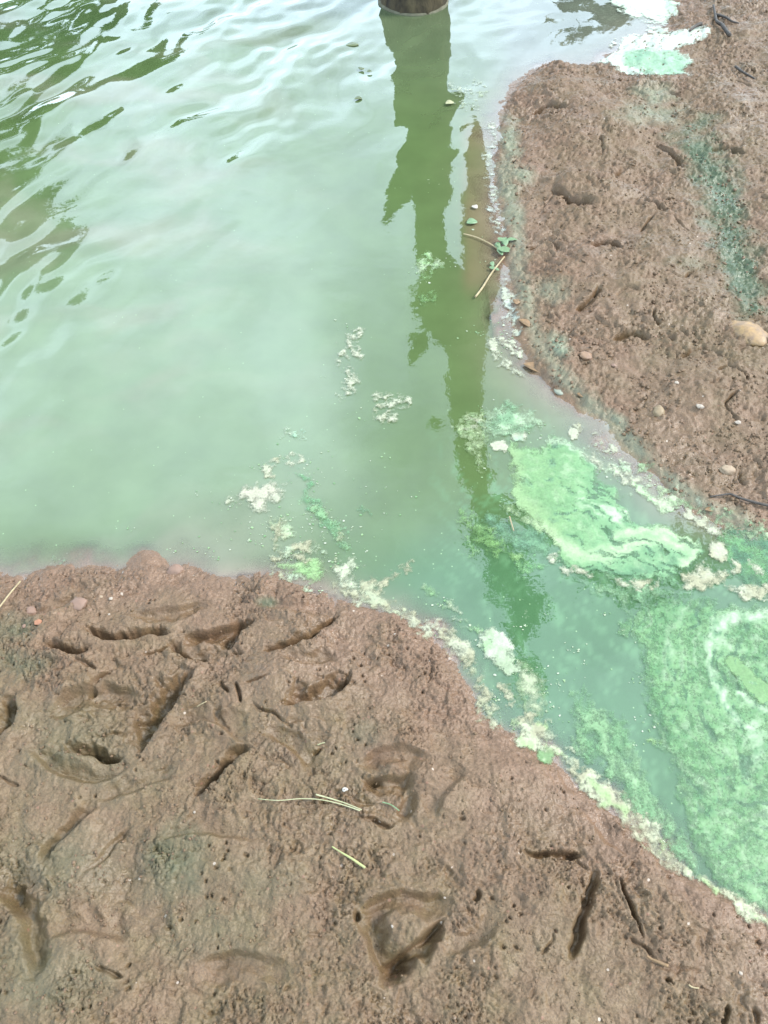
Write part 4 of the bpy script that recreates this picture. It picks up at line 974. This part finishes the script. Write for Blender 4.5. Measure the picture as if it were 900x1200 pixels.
stone('stone', 'flat cream stone above the dark twig on the far bank', 'stone', 852, 551, 10, 5.5, 'cream', -5, 0.1)
stone('stone', 'ochre stone near the waterline bend of the far bank', 'stone', 686, 418, 8, 6, 'ochre', -15, 0.15)
stone('stone_chip', 'white chip of stone right of the round tan stone', 'stone', 820, 477, 5.5, 3, 'white', -20, 0.0)
stone('stone_chip', 'pale chip at the lower end of the crack in the far bank', 'stone', 865, 496, 4, 2.6, 'white', 10, 0.0)
stone('stone_chip', 'orange chip beside the ochre stone', 'stone', 719, 429, 3.5, 2.8, 'red', 0, 0.0)
stone('stone_chip', 'small pale chip high above the round tan stone', 'stone', 793, 449, 3, 2.2, 'white', 0, 0.0)
stone('stone', 'greyish green stone lying in the shallows at the bend of the far waterline', 'stone', 656, 459, 8, 5, make_plain('grey_stone', (0.12, 0.125, 0.09), (0.18, 0.19, 0.15), 80), -20, 0.1)
stone('stone', 'flat reddish stone in the near bank under the waterline at left', 'stone', 92, 708, 11, 6, 'red', 0, 0.62, 0.6)
stone('stone', 'reddish stone breaking the near waterline in the middle of the left shore', 'stone', 205, 667, 10, 6, 'red', 10, 0.5, 0.6)
stone('stone', 'dull red stone left of the flat reddish one', 'stone', 37, 716, 7, 5, 'red', 0, 0.6)
stone('stone_chip', 'orange chip beside a dark hole at the left of the near bank', 'stone', 45, 730, 5, 4, make_plain('orange_chip', (0.23, 0.10, 0.05), (0.16, 0.07, 0.04), 90), 20, 0.0)
stone('stone_chip', 'pinkish chip left of the orange chip', 'stone', 28, 734, 3.5, 2.8, 'red', 0, 0.0)
stone('stone_chip', 'whitest grit grain in the near bank crumbs below the waterline', 'stone', 142, 696, 2.4, 2.2, 'white', 0, -0.1)
stone('stone_chip', 'whitish grain left of the whitest grain', 'stone', 130, 702, 2.6, 2.2, 'white', 0, -0.1)
stone('stone_chip', 'pinkish grain leftmost of the three pale grains', 'stone', 119, 700, 2.6, 2.4, 'cream', 0, -0.1)
stone('stone_chip', 'lone white grain above the long toe print at upper left', 'stone', 128, 720, 1.6, 1.4, 'white', 0, -0.2)
stone('stone_chip', 'white grain at the lower right corner of the near bank', 'stone', 868, 1141, 2.2, 2, 'white', 0, -0.1)
stone('stone_chip', 'white grain in the flat mud above the grey green stain', 'stone', 228, 952, 1.8, 1.5, 'white', 0, -0.1)

def tube_mesh(pts, radii, sides=6):
    V, F = [], []
    P = [Vector(p) for p in pts]
    for i, p in enumerate(P):
        t = (P[min(i + 1, len(P) - 1)] - P[max(i - 1, 0)]).normalized()
        a = t.cross(Vector((0, 0, 1)) if abs(t.z) < 0.9 else Vector((1, 0, 0))).normalized(); b = t.cross(a)
        for k in range(sides):
            th = 2 * math.pi * k / sides
            V.append(p + (a * math.cos(th) + b * math.sin(th)) * radii[i])
    for i in range(len(P) - 1):
        for k in range(sides):
            F.append((i * sides + k, i * sides + (k + 1) % sides, (i + 1) * sides + (k + 1) % sides, (i + 1) * sides + k))
    n = len(V); V.append(P[0]); V.append(P[-1])
    for k in range(sides):
        F.append((n, (k + 1) % sides, k)); F.append((n + 1, (len(P) - 1) * sides + k, (len(P) - 1) * sides + (k + 1) % sides))
    return V, F
def tube_obj(name, pts, radii, mat, parent=None, sides=6):
    V, F = tube_mesh(pts, radii, sides)
    me = bpy.data.meshes.new(name); me.from_pydata([tuple(v) for v in V], [], F); me.update()
    return link_mesh(name, me, mat, parent)
def on_ground(px, py, lift):
    p = at(px, py, 0.02); z = max(surf1(p.x, p.y), 0.001)
    p = at(px, py, z); z2 = max(surf1(p.x, p.y), 0.001)
    return Vector((p.x, p.y, max(z, z2) + lift))
def stalk(name, label, cat, pts, w0, w1, mat, lift=0.002, parent=None, arch=0.0):
    Q = smooth_poly(pts, n=5)
    zs = [on_ground(x, y, 0).z for x, y in Q]
    top = [max(zs[max(0, i - 3):i + 4]) for i in range(len(zs))]
    zs = [sum(top[max(0, i - 3):i + 4]) / len(top[max(0, i - 3):i + 4]) for i in range(len(top))]
    P = [at(x, y, z + lift) for (x, y), z in zip(Q, zs)]
    rr = []
    for i, p in enumerate(P):
        t = i / (len(P) - 1)
        rr.append(0.5 * (0.70 if mat in (STRAW, GRASS) else 0.9) * (w0 * (1 - t) + w1 * t) * (p - cam.location).length / FPX)
    o = tube_obj(name, P, rr, mat, parent)
    if label: tag(o, label, cat)
    return o
stalk('straw', 'pale straw slanting out of the left frame edge on the near bank', 'straw', [(-14, 728), (2, 708), (12, 695), (24, 681)], 3, 2.6, STRAW, 0.003)
stalk('straw', 'curved straw floating up from the green weed on the far waterline', 'straw', [(543, 274), (558, 278), (573, 285), (586, 293)], 1.8, 2.6, STRAW, 0.004)
stalk('straw', 'thicker straight straw slanting down from the green weed into the water', 'straw', [(557, 348), (566, 336), (576, 320), (591, 301)], 3.6, 2.6, STRAW, 0.005)
gb = bpy.data.objects.new('grass_sprig', None); COL.objects.link(gb); gb.location = (0, 0, 0)
tag(gb, 'split pale grass stem lying left of the round print in the near bank', 'grass stem')
stalk('blade', None, None, [(302, 936), (326, 938), (352, 936), (375, 937), (398, 942), (422, 950)], 1.2, 2.2, GRASS, 0.003, gb)
stalk('blade', None, None, [(370, 931), (388, 936), (404, 941), (424, 949)], 2.8, 1.6, GRASS, 0.004, gb)
stalk('grass_cutting', 'short lime grass blade dropped below the split grass stem', 'grass blade', [(389, 992), (400, 999), (412, 1006), (428, 1017)], 1.6, 3.4, make_plain('lime_blade', (0.25, 0.27, 0.10), (0.17, 0.16, 0.08), 60), 0.003)
stalk('straw', 'tiny straw chip beside the deep long toe print', 'straw', [(231, 828), (236, 825), (242, 822)], 2, 2, STRAW, 0.003)
stalk('straw', 'tiny yellow straw chip at the hole above the round print', 'straw', [(372, 873), (377, 871), (381, 870)], 1.6, 1.6, GRASS, 0.004)
stalk('straw', 'bent brown straw beside the lower right toe print', 'straw', [(758, 1120), (764, 1124), (771, 1127), (783, 1132)], 2, 4, DEADLEAF, 0.004)
stalk('straw', 'short cream straw at the right of the small deep hole', 'straw', [(807, 1154), (812, 1157), (819, 1158)], 2.4, 2.0, STRAW, 0.004)
stalk('grass_cutting', 'short green blade at the lower rim of the round print', 'grass blade', [(448, 940), (458, 943), (468, 950)], 1.6, 1.4, WEED, 0.003)
stalk('straw', 'pale sliver of straw stuck in the lime green crescent scum', 'straw', [(597, 605), (599, 612), (602, 622)], 2.4, 1.8, STRAW, 0.005)
stalk('twig', 'long dark twig on the far bank running off the right edge', 'twig', [(832, 582), (846, 580), (856, 579), (866, 583), (882, 588), (904, 593), (930, 596)], 2.0, 4.2, TWIG, 0.003)
tw = bpy.data.objects.new('twig', None); COL.objects.link(tw)
tag(tw, 'forked black twig lying high on the far bank', 'twig')
stalk('stem', None, None, [(836, 6), (838, 16), (840, 25), (846, 29), (851, 36), (855, 41)], 2.5, 4.5, TWIG, 0.006, tw)
stalk('side_shoot', None, None, [(839, 17), (850, 20), (858, 25), (866, 27)], 3, 1.5, TWIG, 0.006, tw)
stalk('twig', 'short black stub of twig left of the forked twig', 'twig', [(808, 36), (816, 30), (822, 28)], 2, 4.5, TWIG, 0.005)
stalk('twig', 'small brown twig in the crumbs right of the mint pool', 'twig', [(862, 78), (870, 84), (884, 92)], 3, 2, TWIG, 0.004)

def leaf_obj(name, label, cat, px, py, L, W, rot, mat, lift=0.003, curl=0.25, group=None, parent=None):
    p = on_ground(px, py, lift); k = (p - cam.location).length / FPX
    V, F = [], []
    N = 7
    for i in range(N + 1):
        t = i / N; w = W * k * 0.5 * math.sin(math.pi * (0.04 + 0.92 * t)) ** 0.8
        x = (t - 0.5) * L * k
        bend = 0.12 * L * k * math.sin(math.pi * t)
        for j in (-1, 0, 1):
            z = curl * w * abs(j) + 0.05 * L * k * (t - 0.5) ** 2
            V.append((x, j * w + bend, z)); V.append((x, j * w + bend, z - 0.0006))
    for i in range(N):
        for j in range(2):
            a, b = i * 6 + j * 2, (i + 1) * 6 + j * 2
            F += [(a, b, b + 2, a + 2), (a + 1, a + 3, b + 3, b + 1)]
        F += [(i * 6, i * 6 + 1, i * 6 + 7, i * 6 + 6), (i * 6 + 4, i * 6 + 10, i * 6 + 11, i * 6 + 5)]
    me = bpy.data.meshes.new(name); me.from_pydata(V, [], F); me.update()
    o = link_mesh(name, me, mat, parent)
    o.location = p; o.rotation_euler = (0, 0, R(rot))
    if label: tag(o, label, cat, group)
    return o
leaf_obj('leaf', 'olive leaf afloat just left of the tree trunk', 'leaf', 413, 53, 13, 9, 10, OLIVE, 0.001, 0.05)
leaf_obj('leaf', 'upper of two dark leaf bits left of the trunk reflection', 'leaf', 424, 82, 5, 7, 60, OLIVE)
leaf_obj('leaf', 'dark leaf bit at the right of the upper pair', 'leaf', 433, 85, 5, 5, 20, OLIVE)
leaf_obj('leaf', 'dark leaf bit lowest of those left of the trunk reflection', 'leaf', 420, 117, 8, 6, 5, OLIVE)
leaf_obj('leaf', 'yellow green leaf at the right edge of the trunk reflection', 'leaf', 527, 122, 9, 8, 15, GRASS)
leaf_obj('leaf', 'bright green leaf afloat on the brown limb reflection', 'leaf', 553, 262, 12, 11, 10, WEED)
leaf_obj('leaf', 'pale leaf above the bright green leaf on the limb reflection', 'leaf', 556, 244, 7, 7, -40, SHELL)
leaf_obj('leaf', 'brown wet leaf on the far waterline above the foam line', 'leaf', 606, 356, 9, 9, 70, DEADLEAF)
leaf_obj('leaf', 'larger brown wet leaf stranded at the bend of the far waterline', 'leaf', 622, 432, 20, 12, -40, DEADLEAF)
leaf_obj('leaf', 'rust brown leaf stranded above the larger brown leaf', 'leaf', 614, 380, 16, 9, -50, DEADLEAF)
leaf_obj('leaf', 'small rusty leaf on the shore film right of the greyish stone', 'leaf', 680, 466, 9, 8, -30, DEADLEAF)
leaf_obj('leaf', 'small ginger leaf in the bay at the right shore', 'leaf', 830, 601, 10, 6, -10, DEADLEAF)
wd = bpy.data.objects.new('water_weed', None); COL.objects.link(wd)
tag(wd, 'green water weed sprig at the far waterline holding both straws', 'water weed')
for i in range(9):
    leaf_obj('leaf', None, None, 590 + random.uniform(-8, 9), 291 + random.uniform(-7, 8), random.uniform(9, 15), random.uniform(5, 8), random.uniform(0, 180), WEED, 0.004 + 0.0007 * i, 0.5, parent=wd)
for i in range(3):
    leaf_obj('leaf', None, None, 579 + random.uniform(-4, 4), 314 + random.uniform(-3, 3), 9, 5, random.uniform(0, 180), WEED, 0.004 + 0.0007 * i, 0.4, parent=wd)
# snail shell by the round print
p = on_ground(404, 927, 0.002)
V, F = [], []
pts = [Vector((0.0032 * (1 - 0.06 * i) * math.cos(i * 0.62), 0.0032 * (1 - 0.06 * i) * math.sin(i * 0.62), 0.0005 * i)) for i in range(15)]
tube = tube_obj('snail_shell', pts, [0.0024 * (1 - 0.06 * i) for i in range(15)], SHELL, sides=8)
tube.location = p
tag(tube, 'tiny white snail shell at the left rim of the round print', 'shell')

# mud crumbs strewn on the banks
def crumbs(name, label, poly, n, r0, r1, z0):
    bm = bmesh.new(); bmesh.ops.create_icosphere(bm, subdivisions=1, radius=1)
    base = np.array([v.co[:] for v in bm.verts]); bf = np.array([[v.index for v in f.verts] for f in bm.faces]); bm.free()
    P = []
    xs, ys = [q[0] for q in poly], [q[1] for q in poly]
    U = np.random.default_rng(5).uniform([min(xs), min(ys)], [max(xs), max(ys)], (n * 3, 2))
    U = U[inside(poly, U[:, 0], U[:, 1])][:n]
    W = np.array([at(a, b, z0)[:2] for a, b in U])
    clump = fbm(W[:, 0], W[:, 1], 0.10, 3, off=61.0) > -0.12
    W = W[clump]
    dn, dr = bank_dist(W[:, 0], W[:, 1])
    W = W[np.maximum(dn, dr) > 0.008]
    H = surf(W[:, 0], W[:, 1])
    r = np.random.default_rng(6)
    n = len(W)
    size = r0 + (r1 - r0) * r.random(n) ** 2.5
    th = r.uniform(0, 6.28, n); sc = r.uniform(0.6, 1.3, (n, 3)) * size[:, None]; sc[:, 2] *= 0.7
    B = base[None] * (1 + r.uniform(-0.28, 0.28, (n, len(base), 1))) * sc[:, None, :]
    c, s = np.cos(th)[:, None], np.sin(th)[:, None]
    Vx = B[..., 0] * c - B[..., 1] * s + W[:, :1]; Vy = B[..., 0] * s + B[..., 1] * c + W[:, 1:2]
    Vz = B[..., 2] + (H + 0.15 * size)[:, None]
    V = np.stack([Vx, Vy, Vz], -1).reshape(-1, 3)
    F = (bf[None] + (np.arange(n) * len(base))[:, None, None]).reshape(-1, 3)
    z = np.zeros(len(V))
    me = mesh_np(name, V, F, dict(pink=z + 0.5, stain=z, film=z, wet=z + 0.1))
    tag(link_mesh(name, me, MUD), label, kind='stuff')
crumbs('mud_crumbs', 'crumbs of mud strewn over the near bank', [(0, 668), (200, 665), (390, 690), (520, 775), (560, 845), (650, 895), (760, 995), (905, 1090), (905, 1210), (-5, 1210)], 5000, 0.0008, 0.0028, BANKZ)
crumbs('mud_crumbs', 'crumbs of mud strewn over the far bank', [(700, 80), (780, 0), (905, -10), (905, 625), (840, 605), (720, 505), (640, 440), (595, 280), (590, 140), (640, 80)], 6000, 0.0012, 0.0048, BANKZ)

# ------------------------------------------------------------------ trees
def leaf_cloud(name, centres, mat, parent, seed=1):
    """many small folded leaves; centres: (point, radius, count, leaf length)"""
    r = np.random.default_rng(seed)
    VV, FF, n0 = [], [], 0
    for c, rad, n, L in centres:
        d = r.normal(size=(n, 3)); d /= np.linalg.norm(d, axis=1)[:, None]
        q = np.array(c)[None] + d * (rad * r.random(n) ** 0.45)[:, None] * np.array([1, 1, 0.8])
        a = r.normal(size=(n, 3)); a[:, 2] -= 0.4; a /= np.linalg.norm(a, axis=1)[:, None]
        b = np.cross(a, r.normal(size=(n, 3))); b /= np.linalg.norm(b, axis=1)[:, None]
        l = L * r.uniform(0.6, 1.3, n)[:, None]
        v = np.stack([q, q + a * l * 0.5 + b * l * 0.2, q + a * l, q + a * l * 0.5 - b * l * 0.2], 1).reshape(-1, 3)
        VV.append(v); FF.append(np.arange(n * 4).reshape(-1, 4) + n0); n0 += n * 4
    return link_mesh(name, mesh_np(name, np.concatenate(VV), np.concatenate(FF)), mat, parent, smooth=False)
def limb(name, pts, mat, parent, sides=10, jit=0.06, seed=0):
    """pts: (point, radius) -> bark tube with an uneven outline"""
    ctrl = [tuple(p) + (r,) for p, r in pts]
    C = [np.array(c) for c in ctrl]
    Q = [tuple(c) for c in smooth_poly([tuple(c) for c in C], n=6)]
    V, F = tube_mesh([q[:3] for q in Q], [max(q[3], 0.002) for q in Q], sides)
    rr = random.Random(seed)
    out = []
    for i, v in enumerate(V[:-2]):
        q = Q[i // sides]
        out.append(v + (v - Vector(q[:3])) * rr.uniform(-jit, jit))
    out += V[-2:]
    me = bpy.data.meshes.new(name); me.from_pydata([tuple(v) for v in out], [], F); me.update()
    return link_mesh(name, me, mat, parent)
base = at(485, 16)
TY = base.y + 0.10
tree = bpy.data.objects.new('tree', None); COL.objects.link(tree)
tag(tree, 'leaning tree whose dark trunk stands in the water at the top of the picture', 'tree')
def M(px, py, w, y=None):
    p, t = mirrored(px, py, TY if y is None else y)
    return (tuple(p), 0.5 * w * t / FPX)
tr0 = (base.x + 0.0, TY, -0.12)
r0 = 0.5 * 82 * (base - cam.location).dot(Vector((0, CP, -SP))) / FPX
limb('trunk', [(tr0, r0 * 1.08), ((base.x, TY, 0.0), r0), M(492, 45, 74), M(496, 90, 64), M(501, 140, 62), M(500, 182, 66), M(502, 212, 50), M(504, 250, 34), M(506, 290, 36), M(517, 330, 56), M(532, 366, 76), M(547, 400, 50), M(546, 440, 42), M(547, 480, 40),
               M(553, 540, 30), M(565, 600, 26), M(580, 650, 20), M(600, 710, 12), M(612, 770, 6)], BARK, tree, 16, 0.05, 2)
ring = tube_obj('tide_ring', [(base.x, TY, -0.004), (base.x, TY, 0.003), (base.x, TY, 0.007)], [r0 * 1.03, r0 * 1.035, r0 * 1.005], BARKLINE, tree, 28)
limb('limb', [M(496, 196, 40), M(480, 215, 30), M(466, 235, 22), M(455, 252, 12), M(449, 264, 4)], BARK, tree, 9, 0.12, 3)
limb('limb', [M(552, 372, 40), M(562, 345, 40), M(567, 310, 44, TY - 0.02), M(564, 275, 48, TY - 0.02), M(558, 235, 36, TY - 0.02), M(556, 190, 28, TY - 0.02), M(555, 160, 20, TY - 0.02), M(554, 143, 5, TY - 0.02)], BARK, tree, 9, 0.10, 4)
limb('limb', [M(520, 352, 36), M(500, 362, 30), M(484, 366, 12)], BARK, tree, 9, 0.12, 5)
limb('limb', [M(497, 384, 3), M(495, 392, 14), M(489, 408, 22), M(480, 430, 5)], BARK, tree, 8, 0.15, 6)
limb('limb', [M(560, 580, 16), M(600, 600, 14), M(660, 640, 12, TY + .2), M(740, 660, 8, TY + .3)], BARK, tree, 8, 0.1, 7)
limb('limb', [M(575, 640, 14), M(620, 690, 6), M(640, 700, 3)], BARK, tree, 8, 0.1, 8)
cl_ = []
for px, py, r, n, L in [(503, 300, 16, 60, .05), (496, 340, 14, 60, .05), (552, 520, 14, 90, .06), (560, 560, 18, 120, .07), (572, 600, 20, 150, .07), (565, 632, 24, 200, .08), (590, 660, 26, 240, .08), (604, 700, 28, 260, .09), (600, 740, 22, 160, .09), (622, 720, 22, 150, .09),
                        (618, 790, 22, 110, .09), (508, 500, 5, 26, .05), (490, 410, 6, 40, .05), (700, 650, 46, 300, .09), (760, 680, 46, 300, .09), (820, 640, 46, 260, .09)]:
    p, t = mirrored(px, py, TY)
    cl_.append((tuple(p), r * t / FPX, n, L))
leaf_cloud('crown', cl_, LEAF, tree, 5)

def back_tree(label, x, y, h, spread, seed, zg, group='trees on the far shore', dens=1.0, lowest=0.3):
    rr = random.Random(seed)
    t = bpy.data.objects.new('tree', None); COL.objects.link(t); t.location = (0, 0, 0)
    tag(t, label, 'tree', group)
    top = (x + rr.uniform(-.3, .3), y, zg + h * 0.85)
    limb('trunk', [((x, y, zg - 0.2), 0.16), ((x + rr.uniform(-.1, .1), y, zg + h * 0.3), 0.12), ((x + rr.uniform(-.2, .2), y, zg + h * 0.6), 0.08), (top, 0.02)], BARK, t, 10, 0.06, seed)
    cs = []
    for k in range(9):
        a = k * 2.4 + rr.uniform(-.3, .3); hh = lowest + (0.95 - lowest) * (k / 8)
        rad = spread * (0.55 + 0.45 * math.sin(math.pi * min(1, 0.25 + hh * 0.8))) * rr.uniform(0.7, 1.05)
        e = (x + rad * math.cos(a), y + rad * math.sin(a), zg + h * (hh + 0.1))
        s = (x, y, zg + h * max(0.15, hh - 0.12))
        limb('limb', [(s, 0.06), (tuple((Vector(s) * 0.5 + Vector(e) * 0.5) + Vector((0, 0, 0.08))), 0.035), (e, 0.01)], BARK, t, 6, 0.1, seed + k)
        for m in range(4):
            f = 0.45 + 0.2 * m
            q = Vector(s).lerp(Vector(e), f) + Vector((rr.uniform(-.3, .3), rr.uniform(-.3, .3), rr.uniform(-.15, .3))) * spread * 0.4
            cs.append((tuple(q), spread * rr.uniform(0.20, 0.36), int(230 * dens), 0.13))
    leaf_cloud('crown', cs, LEAF, t, seed)
    return t
def spot(px, py, dist):
    p, t = mirrored(px, py, dist)
    return p
q = spot(10, 40, 7.0); back_tree('broad leafy tree across the water, mirrored in the upper left', q.x - 0.95, 7.0, 3.75, 1.2, 21, -0.2, dens=2.0)
q = spot(-180, 40, 7.6); back_tree('taller tree left of the broad one, beyond the left frame edge', q.x - 0.9, 7.6, 3.3, 1.4, 22, -0.2, dens=1.8)
q = spot(120, 5, 9.5); back_tree('distant tree behind the broad leafy one', q.x - 0.2, 9.5, 2.45, 0.6, 23, 0.0, dens=1.6)
q = spot(690, 10, 6.2); back_tree('low bushy tree on the right bank, mirrored at the top', q.x + 0.10, 6.2, 1.10, 0.5, 24, 0.0, dens=0.7, lowest=0.2)
